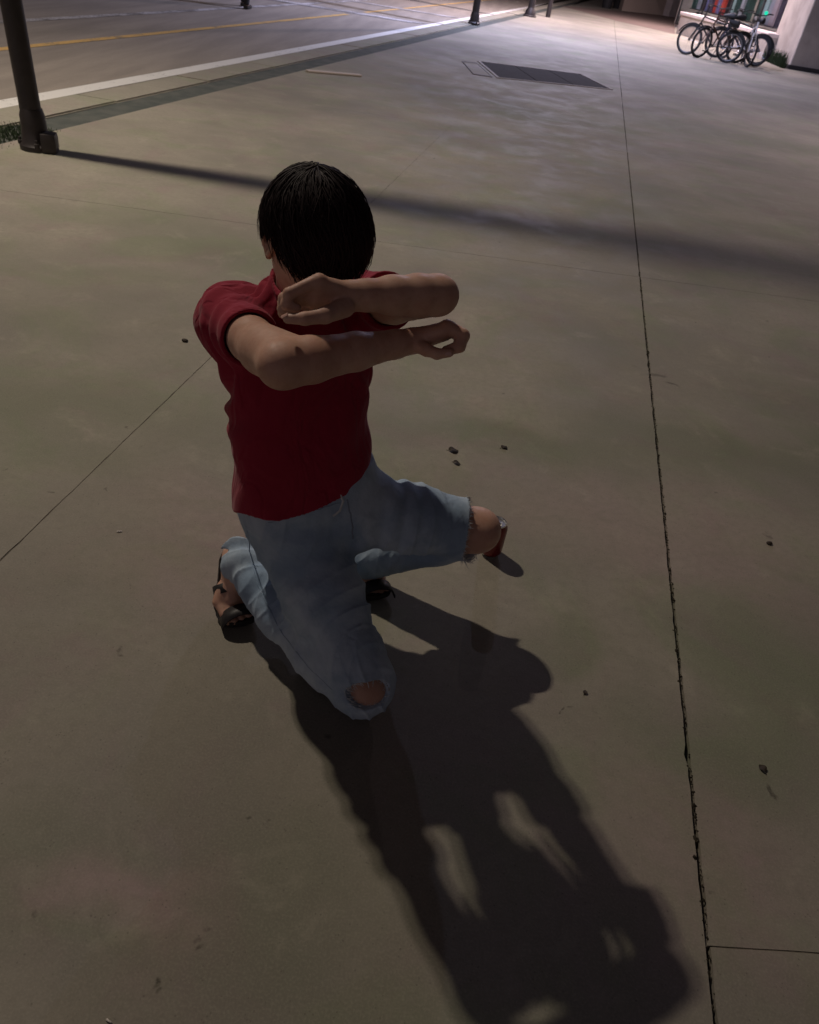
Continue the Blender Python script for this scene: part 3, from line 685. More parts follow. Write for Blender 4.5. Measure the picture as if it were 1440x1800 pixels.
for s_, ft in ((-1, fL), (1, fR)):
    hip = np.array([s_ * .09, 0, .9]); kn = np.array([s_ * .095, (ft[1] + 0) * .45, .48]); an = ft + [0, -.03, .09]
    fd.cone(hip, kn, .085, .058, .03).cone(kn, an, .055, .04, .02).cone(an + [0, 0, -.04], ft + [0, .12, .04], .042, .034, .02)
fd.cone((0, 0, .92), (0, 0, 1.05), .13, .125, .04, sq=((0, 1, 0), .7)).cone((0, 0, 1.05), (0, 0, 1.35), .125, .16, .04, sq=((0, 1, 0), .65)).cone((0, 0, 1.4), (0, .01, 1.5), .055, .05, .03)
fd.ell((0, .02, 1.6), np.eye(3), (.075, .095, .115), .02).ell((0, .12, 1.58), np.eye(3), (.014, .02, .02), .01)
for s_ in (-1, 1):
    fd.cone((s_ * .17, 0, 1.38), (s_ * .22, s_ * .06, 1.1), .045, .036, .03).cone((s_ * .22, s_ * .06, 1.1), (s_ * .21, s_ * .16, .87), .034, .025, .02)
    for k in range(4): fd.cone((s_ * .21, s_ * .16 + .015, .86), (s_ * .205 + 0, s_ * .16 + .01 + (k - 1.5) * .02, .76), .013, .009, .006)
    fd.cone((s_ * .21, s_ * .17, .86), (s_ * .19, s_ * .17 + .05, .80), .012, .009, .006); fd.ell((s_ * .076, .01, 1.59), np.eye(3), (.01, .02, .03), .008)
V, Q = fd.mesh(); body = from_data('body', V, Q, M_skin, pe)
for nm, z0, z1, m, gr in (('trousers', .07, .98, M_trou, .012), ('shirt', .98, 1.44, M_trou, .014)):
    f2 = Field((-.35, -.5, 0), (.35, .5, 1.75), .014); f2.D = fd.D - gr; zz = f2.lo[2] + f2.h * np.arange(f2.n[2]); f2.D = np.maximum(f2.D, np.maximum(z0 - zz, zz - z1)[None, None, :]).astype(np.float32)
    if nm == 'trousers': xx = np.abs(f2.lo[0] + f2.h * np.arange(f2.n[0])); f2.D = np.maximum(f2.D, (xx - .185)[:, None, None]).astype(np.float32)
    V, Q = f2.mesh(); from_data(nm, V, Q, m, pe)
for ft in (fL, fR): MB().box(ft + [0, .045, .035], (.10, .29, .066), None, .03).build('shoe', M_sad, pe, True)
MB().lathe([(0, .118), (.05, .11), (.082, .06), (.09, 0), (.08, -.04), (.0, -.03)], (0, -.005, 1.62), 16).build('hair', M_hair, pe, True)

# ============================================================ THE KNEELING PERSON
M_shirt = mat('red cotton', (.28, .012, .034), .9, spec=.25, sheen=.12); g = NG(M_shirt); c1 = g.noise(5, 4); g.col(g.mix(c1, (.245, .009, .028), (.32, .015, .042)))
rg = g.math('ABSOLUTE', g.math('SUBTRACT', g.noise(11, 3, .5, vec=g.mapv((1, 1, .45), (.4, .3, 0)), dist=.8), .5)); cr = g.ramp(rg, 0, .09); wv = g.noise(700, 2, .5); pb_ = g.bump(wv, .25, .0008); pb_ = g.bump(cr, .4, .006, pb_); g.bump(g.noise(24, 4, .6), .35, .006, pb_)
M_jean = mat('washed denim', (.30, .36, .42), .9, spec=.2); g = NG(M_jean)
fade = g.noise(6, 5, .6, dist=.5); tw = g.n('ShaderNodeTexWave'); tw.inputs['Scale'].default_value = 260; tw.inputs['Distortion'].default_value = 1.5; tw.bands_direction = 'DIAGONAL'; g.l(g.pos(), tw.inputs['Vector'])
fade2 = g.noise(30, 5, .7)
cj = g.mix(g.ramp(fade, .35, .68), (.22, .315, .43), (.45, .545, .63)); cj = g.mix(g.math('MULTIPLY', tw.outputs['Fac'], .22), cj, (.52, .56, .6)); cj = g.mix(g.math('MULTIPLY', g.ramp(fade2, .5, .75), .25), cj, (.16, .2, .28)); g.col(cj)
rg = g.math('ABSOLUTE', g.math('SUBTRACT', g.noise(8, 2, .5, vec=g.mapv((1, 1, .6), (.2, .5, .3)), dist=1.0), .5)); p_ = g.bump(tw.outputs['Fac'], .15, .0006); p_ = g.bump(g.ramp(rg, 0, .12), .22, .005, p_); p_ = g.bump(g.noise(220, 3), .2, .001, p_); g.bump(g.noise(20, 5, .6), .5, .008, p_)
M_fray = mat('pale threads', (.55, .58, .58), .9); M_seam = mat('denim seam', (.20, .24, .30), .9)
M_black2 = mat('black sandal', (.014, .012, .013), .55); M_insole = mat('grey insole', (.10, .095, .09), .8)
M_nail = mat('fingernail', (.55, .34, .28), .3, spec=.5)

W = lambda *a: np.array(a, float)
hipR, hipL = W(-.285, 1.315, .345), W(-.150, 1.335, .365)
knR, anR = W(-.038, 1.075, .078), W(-.400, 1.345, .115)
knL, anL = W(.166, 1.435, .283), W(-.075, 1.480, .10)
shR, shL = gd(400, 562, .752), gd(636, 536, .765)
elR, wrR = at(496, 642, 1.215), at(722, 600, 1.34)
elL, wrL = at(766, 519, 1.27), at(622, 519, 1.19)
neck = W(-.285, 1.405, .825); hc = at(552, 424, 1.32)
f0 = W(.62, -.784, 0); bow = R(36)
HF = math.cos(bow) * f0 + math.sin(bow) * W(0, 0, -1); HU = math.sin(bow) * f0 + math.cos(bow) * W(0, 0, 1); HS = np.cross(HF, HU)   # HS: the person's right
S_ = W(.87, .493, 0)
root = empty('person', (-.20, 1.28, 0), 'kneeling person in red T-shirt and ripped jeans shielding the face with crossed forearms', 'person')
ro = np.array([-.20, 1.28, 0])

bf = Field((-.52, .93, .0), (.30, 1.60, 1.12), .0026)
# head
bf.ell(hc + HU * .022 - HF * .005, (HS, HF, HU), (.076, .094, .090), .01)
bf.ell(hc - HU * .045 + HF * .018, (HS, HF, HU), (.064, .072, .070), .03)
bf.ell(hc - HU * .098 + HF * .052, (HS, HF, HU), (.026, .026, .022), .03)             # chin
bf.cone(hc - HU * .02 + HF * .088, hc - HU * .045 + HF * .104, .007, .011, .012)        # nose
for s_ in (-1, 1):
    bf.ell(hc + HS * s_ * .012 - HU * .047 + HF * .095, (HS, HF, HU), (.007, .008, .006), .005)
    bf.ell(hc + HS * s_ * .036 + HU * .000 + HF * .098, (HS, HF, HU), (.020, .014, .014), .012, 'sub')      # sockets
    bf.ell(hc + HS * s_ * .034 - HU * .003 + HF * .078, (HS, HF, HU), (.015, .012, .010), .004)            # closed lids
    bf.cone(hc + HS * s_ * .018 + HU * .018 + HF * .089, hc + HS * s_ * .05 + HU * .016 + HF * .074, .006, .005, .010)   # brow
    ec = hc + HS * s_ * .075 - HU * .012 - HF * .008                                      # ears
    bf.ell(ec, (HS * s_ * .9 - HF * .4, HF, HU), (.007, .019, .030), .006)
    bf.chain([ec + HU * .022 + HF * .012, ec + HU * .030 - HF * .004 + HS * s_ * .004, ec + HU * .015 - HF * .02 + HS * s_ * .009, ec - HU * .012 - HF * .012 + HS * s_ * .007, ec - HU * .028 + HF * .006], [.004, .0045, .0045, .004, .0055], .004)
    bf.ell(ec + HS * s_ * .010 - HF * .0, (HS, HF, HU), (.006, .009, .013), .004, 'sub')
bf.cone(hc - HU * .068 + HF * .083 - HS * .018, hc - HU * .068 + HF * .083 + HS * .018, .0055, .0055, .006)
bf.cone(hc - HU * .077 + HF * .081 - HS * .014, hc - HU * .077 + HF * .081 + HS * .014, .0060, .0060, .006)
bf.cone(hc - HU * .0725 + HF * .0905 - HS * .02, hc - HU * .0725 + HF * .0905 + HS * .02, .0018, .0018, .002, 'sub')
bf.cone(hc - HU * .05 - HF * .03, neck + W(0, .0, -.01), .046, .048, .03)
# trunk inside the shirt
bf.cone(neck - W(0, 0, .045), (shR + neck) / 2 - W(0, 0, .03), .045, .034, .02).cone(neck - W(0, 0, .045), (shL + neck) / 2 - W(0, 0, .03), .045, .034, .02)
bf.cone(W(-.298, 1.41, .72), W(-.268, 1.362, .60), .072, .072, .03).cone(W(-.268, 1.362, .60), W(-.222, 1.330, .38), .072, .080, .03)
bf.cone((shR + neck) / 2 - W(0, 0, .05), shR, .042, .044, .02).cone((shL + neck) / 2 - W(0, 0, .05), shL, .042, .044, .02)
# arms
bf.chain([shR, lerp(shR, elR, .5), elR], [.044, .041, .0350], .012)
bf.cone(lerp(shR, elR, .72), lerp(elR, wrR, .22), .026, .032, .05)
bf.chain([elR, lerp(elR, wrR, .22), lerp(elR, wrR, .55), lerp(elR, wrR, .86), wrR], [.0350, .0378, .0325, .0245, .0240], .010)
bf.chain([shL, lerp(shL, elL, .5), elL], [.047, .043, .035], .012)
bf.chain([elL, lerp(elL, wrL, .22), lerp(elL, wrL, .55), lerp(elL, wrL, .86), wrL], [.0315, .0342, .0310, .0245, .0235], .010)
bf.ell(elR + at(470, 660, 1.2) * 0 + (elR - wrR) / np.linalg.norm(elR - wrR) * .004, np.eye(3), (.027, .027, .027), .03)
bf.ell(elL + (elL - wrL) / np.linalg.norm(elL - wrL) * .012, np.eye(3), (.028, .028, .028), .015)
# left hand: loose fist hanging from the wrist in front of the face
d0 = 1.155
def fing(pts, rads, dz): bf.chain([at(a, b, d + dz) for a, b, d in pts], rads, .0045)
palm = [((612, 516), (562, 498)), ((612, 520), (560, 508)), ((612, 524), (556, 520)), ((610, 530), (552, 530))]
for k in range(4):
    (a, b), (c, e) = palm[k]; bf.cone(at(a, b, 1.183 + .006 * k), at(c, e, d0 + .012 * k - .010), .0165, .0130, .012)
fing([(561, 493, d0 - .012), (508, 516, d0 - .020), (503, 535, d0 - .014), (522, 541, d0 - .006)], [.0115, .0088, .0080, .0070], 0)
fing([(556, 500, d0), (500, 524, d0 - .006), (497, 543, d0), (518, 549, d0 + .006)], [.0115, .0090, .0082, .0072], .002)
fing([(551, 512, d0 + .012), (498, 532, d0 + .010), (498, 550, d0 + .014), (520, 554, d0 + .020)], [.0105, .0084, .0078, .0068], .002)
fing([(547, 524, d0 + .024), (506, 538, d0 + .024), (508, 553, d0 + .028), (526, 558, d0 + .030)], [.0095, .0075, .0068, .0060], 0)
fing([(606, 540, 1.173), (572, 554, d0 - .012), (536, 560, d0 - .022), (506, 560, d0 - .020)], [.0165, .0128, .0100, .0078], 0)
# right hand: fist with a see-through curl
d1 = 1.345
for k in range(4):
    bf.cone(at(724, 599, d1 + .000 + .004 * k), at(782, 580 + k * 1.5, d1 - .022 + .015 * k), .0175, .0150, .010)
for k, (l_, r_) in enumerate(((1.0, .0094), (1.04, .0096), (1.0, .0090), (.88, .0080))):
    dz = d1 - .024 + .0165 * k
    bf.chain([at(786, 574 + k, dz), at(786 + 27 * l_, 589 + k, dz), at(785 + 22 * l_, 609, dz), at(784, 618 - k, dz)], [r_ * 1.4, r_ * 1.25, r_ * 1.15, r_ * .95], .004)
bf.chain([at(733, 606, d1 - .010), at(750, 615, d1 - .026), at(768, 622, d1 - .034), at(790, 620, d1 - .036)], [.0150, .0115, .0098, .0080], .004)
# legs
bf.chain([hipR, lerp(hipR, knR, .5), knR], [.078, .066, .050], .03).chain([knR, lerp(knR, anR, .3), anR], [.048, .052, .032], .02)
bf.chain([hipL, lerp(hipL, knL, .5), knL], [.076, .066, .053], .03).chain([knL, lerp(knL, anL, .3), anL], [.050, .054, .032], .02)
bf.ell(knL + W(.012, -.004, .004), np.eye(3), (.049, .052, .048), .02)
bf.ell(knR + W(.010, -.012, -.004), np.eye(3), (.048, .048, .046), .02)
# feet
heR, baR, toR = W(-.418, 1.375, .118), W(-.404, 1.300, .042), W(-.372, 1.262, .030)
fn = np.cross(baR - heR, W(1, .5, 0)); lat = W(.86, .5, 0)
bf.cone(anR, heR, .034, .028, .02).cone(anR, lerp(heR, baR, .8), .034, .026, .02).cone(heR, baR, .027, .026, .015)
for k in range(5):
    o_ = lat * (k - 2) * .0165; bf.cone(lerp(heR, baR, .7) + o_ * .7, baR + o_, .018, .015, .008); bf.chain([baR + o_, baR + o_ + W(.022, -.026, -.012), baR + o_ + W(.036, -.043 + .004 * abs(k - 1), -.022)], [.0135, .0110, .0100 + (.002 if k == 4 else 0)], .004)
heL, baL, toL = W(-.115, 1.545, .115), W(-.085, 1.470, .040), W(-.06, 1.43, .03)
latL = W(.9, .43, 0)
bf.cone(anL, heL, .034, .028, .02).cone(anL, baL, .034, .026, .02).cone(heL, baL, .027, .026, .015)
for k in range(5):
    o_ = latL * (k - 2) * .0165; bf.cone(lerp(heL, baL, .7) + o_ * .7, baL + o_, .018, .015, .008); bf.chain([baL + o_, baL + o_ + W(.018, -.026, -.012), baL + o_ + W(.030, -.040 + .004 * abs(k - 3), -.022)], [.0135, .0110, .0105], .004)
V, Q = bf.mesh(); from_data('body', V - ro, Q, M_skin, root)
print('body', len(V), round(time.time() - T0, 1))
# nails
def nail(c, n_, u, s_):
    n_ = n_ / np.linalg.norm(n_); u = u - n_ * (u @ n_); u /= np.linalg.norm(u); v = np.cross(n_, u); Vn = []; Fn = []
    for i in range(5):
        for j in range(5):
            a, b = (i / 4 - .5) * 2, (j / 4 - .5) * 2; Vn.append(c + u * a * s_ * 1.2 * math.sqrt(1 - b * b * .25) + v * b * s_ * .85 - n_ * (b * b * s_ * .35) + n_ * .0006)
    for i in range(4):
        for j in range(4): k = i * 5 + j; Fn.append((k, k + 1, k + 6, k + 5))
    from_data('fingernail', np.array(Vn) - ro, Fn, M_nail, root)
tv = lambda p: (W(0, 0, CH) - p) / np.linalg.norm(W(0, 0, CH) - p)
c = at(505, 560, d0 - .020); nn = tv(c) * .5 + CU * .6 - CR * .45; nn /= np.linalg.norm(nn); nail(c + nn * .0074, nn, at(500, 560, d0) - at(536, 560, d0), .0052)
c = at(788, 620, d1 - .036); nn = tv(c) * .8 - CU * .4; nn /= np.linalg.norm(nn); nail(c + nn * .0080, nn, at(794, 624, d1) - at(772, 627, d1), .0050)

# ---- T-shirt
tf = Field((-.53, 1.02, .33), (.06, 1.60, .96), .003)
hem = W(-.240, 1.305, .380)
tf.loft([hem, W(-.248, 1.326, .50), W(-.268, 1.356, .62), W(-.290, 1.388, .72), W(-.302, 1.412, .765), W(-.297, 1.412, .795)], S_,
        [.152, .148, .148, .158, .148, .085], [.114, .104, .100, .092, .074, .054], .02)
tf.cone(shR + W(.03, .02, -.005), shR, .068, .057, .03).cone(shL - W(.03, .02, .005), shL, .074, .062, .03)
seR, seL = lerp(shR, elR, .46), lerp(shL, elL, .42)
tf.cone(shR, seR + (elR - shR) * .06, .058, .0530, .03).cone(shL, seL + (elL - shL) * .06, .060, .058, .03)
tf.cone(lerp(neck, shR, .2) - W(0, 0, .03), lerp(neck, shR, .9), .044, .052, .02).cone(lerp(neck, shL, .2) - W(0, 0, .03), lerp(neck, shL, .9), .044, .052, .02)
na = (hc - HU * .05 - HF * .03) - neck; na /= np.linalg.norm(na); tf.cone(neck - W(0, 0, .03), neck + na * .030, .078, .060, .03)
# folds
ax = [tf.lo[i] + tf.h * np.arange(tf.n[i]) for i in range(3)]; X, Y, Z = [a.astype(np.float32) for a in np.meshgrid(*ax, indexing='ij', sparse=True)]
u = (X - hem[0]) * S_[0] + (Y - hem[1]) * S_[1]; v = (X - hem[0]) * S_[1] - (Y - hem[1]) * S_[0]; zz = Z - .380
wp = .03 * np.sin(u * 9 + zz * 6 + 1) + .02 * np.sin(zz * 17 + u * 5)
nz = wob(u, v, zz * .6, 5, 26)
low = np.clip(1 - zz / .30, 0, 1)
f1 = np.sin((u * 34 + zz * 16 + wp * 60)) * low * .0034 * (nz + .6)                       # drape folds toward the hem
dR = np.sqrt((X - shR[0]) ** 2 + (Y - shR[1]) ** 2 + (Z - shR[2] + .05) ** 2)
f2 = np.sin(dR * 118 + 5 * wob(X, Y, Z, 9, 14)) * np.exp(-((dR - .12) / .07) ** 2) * .0042        # pull lines round the raised arm
dL = np.sqrt((X - shL[0]) ** 2 + (Y - shL[1]) ** 2 + (Z - shL[2] + .05) ** 2)
f3 = np.sin(dL * 110 + 5 * wob(X, Y, Z, 11, 14)) * np.exp(-((dL - .11) / .06) ** 2) * .0046
sh_t = shR + W(.05, .03, .05); dS = np.sqrt((X - sh_t[0]) ** 2 + (Y - sh_t[1]) ** 2 + (Z - sh_t[2]) ** 2); ang = (X - sh_t[0]) * .5 - (Y - sh_t[1]) * .8 + (Z - sh_t[2]) * .9
f4 = np.sin(ang * 210 + 3 * wob(X, Y, Z, 77, 20)) * np.exp(-(dS / .085) ** 2) * .0050
dg = f4 + np.sin((u * 40 - zz * 46) + 4 * wob(X, Y, Z, 3, 12)) * np.exp(-((zz - .22) / .12) ** 2) * .0034
tf.D += (f1 + f2 + f3 + dg + nz * .0016 + wob(X, Y, Z, 21, 60) * .0012).astype(np.float32)
# openings
def cut_beyond(F_, c, d, rad, back=0.0):       # removes what lies past a plane, near c only
    d = d / np.linalg.norm(d); q = F_.sub(c - rad, c + rad); sl, X_, Y_, Z_ = q
    h = (X_ - c[0]) * d[0] + (Y_ - c[1]) * d[1] + (Z_ - c[2]) * d[2]; r2 = np.sqrt((X_ - c[0]) ** 2 + (Y_ - c[1]) ** 2 + (Z_ - c[2]) ** 2) - rad * .97
    dd = np.maximum(-h, r2); F_.put(sl, dd.astype(np.float32), 0, 'sub')
for s0, e0, c in ((shR, elR, seR), (shL, elL, seL)):
    dr = (e0 - s0) / np.linalg.norm(e0 - s0); cut_beyond(tf, c, dr, .105); tf.cone(c - dr * .02, c + dr * .03, .0455, .0475, .006, 'sub')
cut_beyond(tf, neck + na * .034, na, .095); tf.cone(neck + na * .005, neck + na * .06, .0495, .053, .005, 'sub')
tilt = W(-.16, -.02, -1); tilt /= np.linalg.norm(tilt)
zh = .388 + .006 * np.sin(u * 24) + .050 / (1 + np.exp(-(v - .01) / .02)) + .030 * u / .158
hl = (zh - Z); tf.D = np.maximum(tf.D, hl.astype(np.float32))
# hollow the hem
e_ = (np.abs(u / .120) ** 2.3 + np.abs(v / .078) ** 2.3) ** (1 / 2.3); cav = np.maximum((e_ - 1) * .078, Z - .44); tf.D = np.maximum(tf.D, (-cav).astype(np.float32))
V, Q = tf.mesh(); shirt = from_data('t_shirt', V - ro, Q, M_shirt, root)
print('shirt', len(V), round(time.time() - T0, 1))

# ---- jeans
jf = Field((-.52, .93, .0), (.34, 1.60, .52), .003)
pel = (hipR + hipL) / 2
jf.loft([pel + W(0, 0, -.08), pel + W(0, 0, .0), pel + W(0, 0, .075), pel + W(-.015, .005, .125)], S_, [.125, .158, .146, .138], [.10, .125, .110, .100], .03)
jf.chain([hipR, lerp(hipR, knR, .5), lerp(hipR, knR, .86), knR], [.096, .088, .073, .067], .03)
jf.chain([knR, lerp(knR, anR, .25), lerp(knR, anR, .6), anR + W(.020, .000, .012) + (anR - knR) * .12], [.070, .076, .066, .046], .03)
jf.chain([hipL, lerp(hipL, knL, .5), knL], [.090, .078, .074], .03)
jf.chain([knL, lerp(knL, anL, .35), anL + (anL - knL) * .15], [.066, .062, .054], .03)
ax = [jf.lo[i] + jf.h * np.arange(jf.n[i]) for i in range(3)]; X, Y, Z = [a.astype(np.float32) for a in np.meshgrid(*ax, indexing='ij', sparse=True)]
def along(a, b): d = b - a; L_ = np.linalg.norm(d); d = d / L_; return (X - a[0]) * d[0] + (Y - a[1]) * d[1] + (Z - a[2]) * d[2], L_
tR, LR = along(hipR, knR); tL, LL = along(hipL, knL); tC, LC = along(knR, anR)
rr = lambda c: np.sqrt((X - c[0]) ** 2 + (Y - c[1]) ** 2 + (Z - c[2]) ** 2)
n1 = wob(X, Y, Z, 31, 16); n2 = wob(X, Y, Z, 32, 45)
gz = np.exp(-((rr((hipR + hipL) / 2 + W(.03, -.08, -.02))) / .12) ** 2)
D = jf.D
D += (np.sin(rr(W(-.20, 1.22, .33)) * 95 + 4 * n1) * gz * .0042).astype(np.float32)                         # crotch folds
D += (np.sin(tL * 120 + 5 * n1 + Z * 40) * np.exp(-((tL - .11) / .07) ** 2) * np.exp(-(rr(lerp(hipL, knL, .35)) / .16) ** 2) * .0045).astype(np.float32)
D += (np.sin(tR * 60 + 6 * n1 + X * 40) * np.exp(-(rr(lerp(hipR, knR, .6)) / .2) ** 2) * .0028).astype(np.float32)
D += (np.sin(tC * 85 + 5 * n1) * np.exp(-(rr(anR) / .15) ** 2) * .0065).astype(np.float32)                    # bunching at the ankle
rid = lambda q: (1 - np.abs(q)) ** 3
D += (n1 * .0035 + n2 * .0016).astype(np.float32)
D -= (rid(np.sin(tL * 62 + 4 * n1 + Z * 30)) * np.exp(-((tL - .13) / .09) ** 2) * .0060 * np.clip(n1 + .7, 0, 1)).astype(np.float32)
D -= (rid(np.sin(tR * 34 + 5 * n1 + X * 26)) * np.exp(-(rr(lerp(hipR, knR, .55)) / .24) ** 2) * .0055 * np.clip(n2 * .5 + .8, 0, 1)).astype(np.float32)
D -= (rid(np.sin(tC * 50 + 4 * n1)) * np.exp(-(rr(lerp(knR, anR, .8)) / .16) ** 2) * .0070).astype(np.float32)
# side seams
jf.D = D
cutL = knL + W(.022, -.008, .010); jf.ell(cutL, np.eye(3), (.088, .088, .088), .002, 'sub')
dL_ = (knL - hipL) / np.linalg.norm(knL - hipL); jf.cone(knL - dL_ * .10, knL, .064, .068, .004, 'sub')      # hollow leg at the big rip
jf.cone(lerp(knL, anL, .02), lerp(knL, anL, .30), .056, .054, .004, 'sub')
cutR = knR + W(.022, -.060, .036); jf.ell(cutR, (W(1, .3, 0), W(-.3, 1, 0), W(0, 0, 1)), (.058, .044, .030), .002, 'sub')
da = (anR - knR) / np.linalg.norm(anR - knR)
cut_beyond(jf, anR + da * .042, da + W(-.1, .2, .0), .11); jf.cone(anR - da * .01, anR + da * .07, .042, .047, .004, 'sub')
db = (anL - knL) / np.linalg.norm(anL - knL); cut_beyond(jf, anL + db * .035, db, .10); jf.cone(anL, anL + db * .09, .048, .050, .004, 'sub')
jf.D = np.maximum(jf.D, (.004 - Z).astype(np.float32))
V, Q = jf.mesh(); Vj = V; jeans = from_data('jeans', V - ro, Q, M_jean, root)
print('jeans', len(V), round(time.time() - T0, 1))
# frayed threads along the rips
def fray(c, rad, n_, ln, out, name='frayed_threads', cond=None):
    d = np.linalg.norm(Vj - c, axis=1); sel = Vj[np.abs(d - rad) < .0035]
    if cond is not None: sel = sel[cond(sel)]
    if len(sel) == 0: return
    mb = MB(); r_ = np.random.default_rng(3)
    for i in range(n_):
        p = sel[r_.integers(len(sel))]; a = p - c; a /= np.linalg.norm(a)
        dr = out + r_.normal(size=3) * .55; dr -= a * (a @ dr) * .3; dr /= np.linalg.norm(dr); L_ = ln * r_.uniform(.4, 1.4); b2_ = r_.normal(size=3) * .25
        mb.tube([p - dr * .003, p + dr * L_ * .5 + a * .001, p + (dr + b2_) / np.linalg.norm(dr + b2_) * L_], [.0007, .0006, .0003], 3)
    mb.b.verts.ensure_lookup_table()
    for v_ in mb.b.verts: v_.co -= Vector(ro.tolist())
    mb.build(name, M_fray, jeans)
outL = (knL - hipL); outL /= np.linalg.norm(outL)
def shell(p): return (p - hipL) @ outL
fray(cutL, .088, 520, .010, outL, cond=lambda p: (p[:, 2] > .20) & (p[:, 0] < knL[0] + .04))
fray(cutL, .088, 120, .018, outL * .6 - W(0, 0, 1) * .6, cond=lambda p: (p[:, 2] < .24))
dk = Vj - cutR; ek = np.sqrt(((dk @ W(.958, .287, 0)) / .058) ** 2 + ((dk @ W(-.287, .958, 0)) / .044) ** 2 + (dk[:, 2] / .03) ** 2)
Vs = Vj[np.abs(ek - 1) < .1]
if len(Vs):
    mb = MB(); r_ = np.random.default_rng(5)
    for i in range(160):
        p = Vs[r_.integers(len(Vs))] - ro; dr = (cutR - ro - p) * W(1, 1, .2); dr /= np.linalg.norm(dr) + 1e-6; dr = dr + r_.normal(size=3) * .4; dr /= np.linalg.norm(dr); L_ = r_.uniform(.005, .016)
        mb.tube([p, p + dr * L_ * .5 + W(.001, -.002, .001), p + dr * L_], [.0007, .0006, .0003], 3)
    mb.build('frayed_threads', M_fray, jeans)
# belt loops and fly seam showing under the shirt
def on_jeans(px, py):          # nearest jeans vertex to a line of sight
    dvec = CF + CR * (px - 720) / F - CU * (py - 900) / F; dvec /= np.linalg.norm(dvec); rel = Vj - W(0, 0, CH); t = rel @ dvec
    off = np.linalg.norm(rel - t[:, None] * dvec, axis=1); cand = off < .004
    if not cand.any(): cand = off < .01
    tt = np.where(cand, t, 9); return Vj[np.argmin(tt)]
def seam(pts, name, r_=.0022, m=M_seam):
    P = [on_jeans(*p) - ro for p in pts]; MB().tube(P, r_, 6).build(name, m, jeans, True)
try:
    seam([(598, 866), (606, 882), (600, 898), (588, 908)], 'pocket_edge', .0028, M_fray)
    def path(P, n=26):
        P = np.array(P, float); d = np.r_[0, np.cumsum(np.linalg.norm(np.diff(P, axis=0), axis=1))]; t = np.linspace(0, d[-1], n)
        return [(np.interp(a, d, P[:, 0]), np.interp(a, d, P[:, 1])) for a in t]
    seam(path([(612, 880), (620, 915), (621, 950)], 12), 'fly_seam', .0018)
    seam(path([(430, 925), (452, 1030), (490, 1110), (540, 1175), (582, 1215)], 34), 'side_seam', .0014, M_jean)
    seam(path([(470, 922), (540, 905), (600, 885)], 16), 'waistband_edge', .0018, M_jean)
except Exception as ex: print('seam', ex)

# ---- hair: skull cap plus locks combed from the crown
crown = hc + HU * .085 - HF * .062
def hair_r(dirv):      # hair surface around the skull
    l = np.array([dirv @ HS, dirv @ HF, dirv @ HU]); rad = W(.0925, .112, .104); return 1 / np.linalg.norm(l / rad)
hcen = hc + HU * .018 - HF * .004
hf = Field(hc - .17, hc + .17, .003)
hf.ell(hcen, (HS, HF, HU), (.088, .102, .098), .01)
ax = [hf.lo[i] + hf.h * np.arange(hf.n[i]) for i in range(3)]; X, Y, Z = np.meshgrid(*ax, indexing='ij')
lx = (X - hcen[0]) * HS[0] + (Y - hcen[1]) * HS[1] + (Z - hcen[2]) * HS[2]; ly = (X - hcen[0]) * HF[0] + (Y - hcen[1]) * HF[1] + (Z - hcen[2]) * HF[2]; lz = (X - hcen[0]) * HU[0] + (Y - hcen[1]) * HU[1] + (Z - hcen[2]) * HU[2]
def low_edge(az):      # lowest hair as a function of azimuth from the face direction (0) round to the nape (pi)
    a = np.abs(az); return np.interp(a, [0, .55, .95, 1.15, 1.45, 1.75, 2.1, 3.15], [-.030, -.022, -.016, -.012, .006, -.040, -.085, -.095])
az = np.arctan2(lx, ly)
hf.D = np.maximum(hf.D, (low_edge(az) + .012 - lz).astype(np.float32))
hf.D = np.maximum(hf.D, (-(np.sqrt((lx / .077) ** 2 + (ly / .094) ** 2 + (lz / .092) ** 2) - 1) * .08).astype(np.float32))
V, Q = hf.mesh(); hair = from_data('hair', V - ro, Q, M_hair, root)
V, Fc = [], []
rh = np.random.default_rng(12)
ax_c = (crown - hcen); ax_c = np.array([ax_c @ HS, ax_c @ HF, ax_c @ HU]); ax_c /= np.linalg.norm(ax_c)
e1 = np.cross(ax_c, W(1, 0, 0)); e1 /= np.linalg.norm(e1); e2 = np.cross(ax_c, e1)
nl = 5200
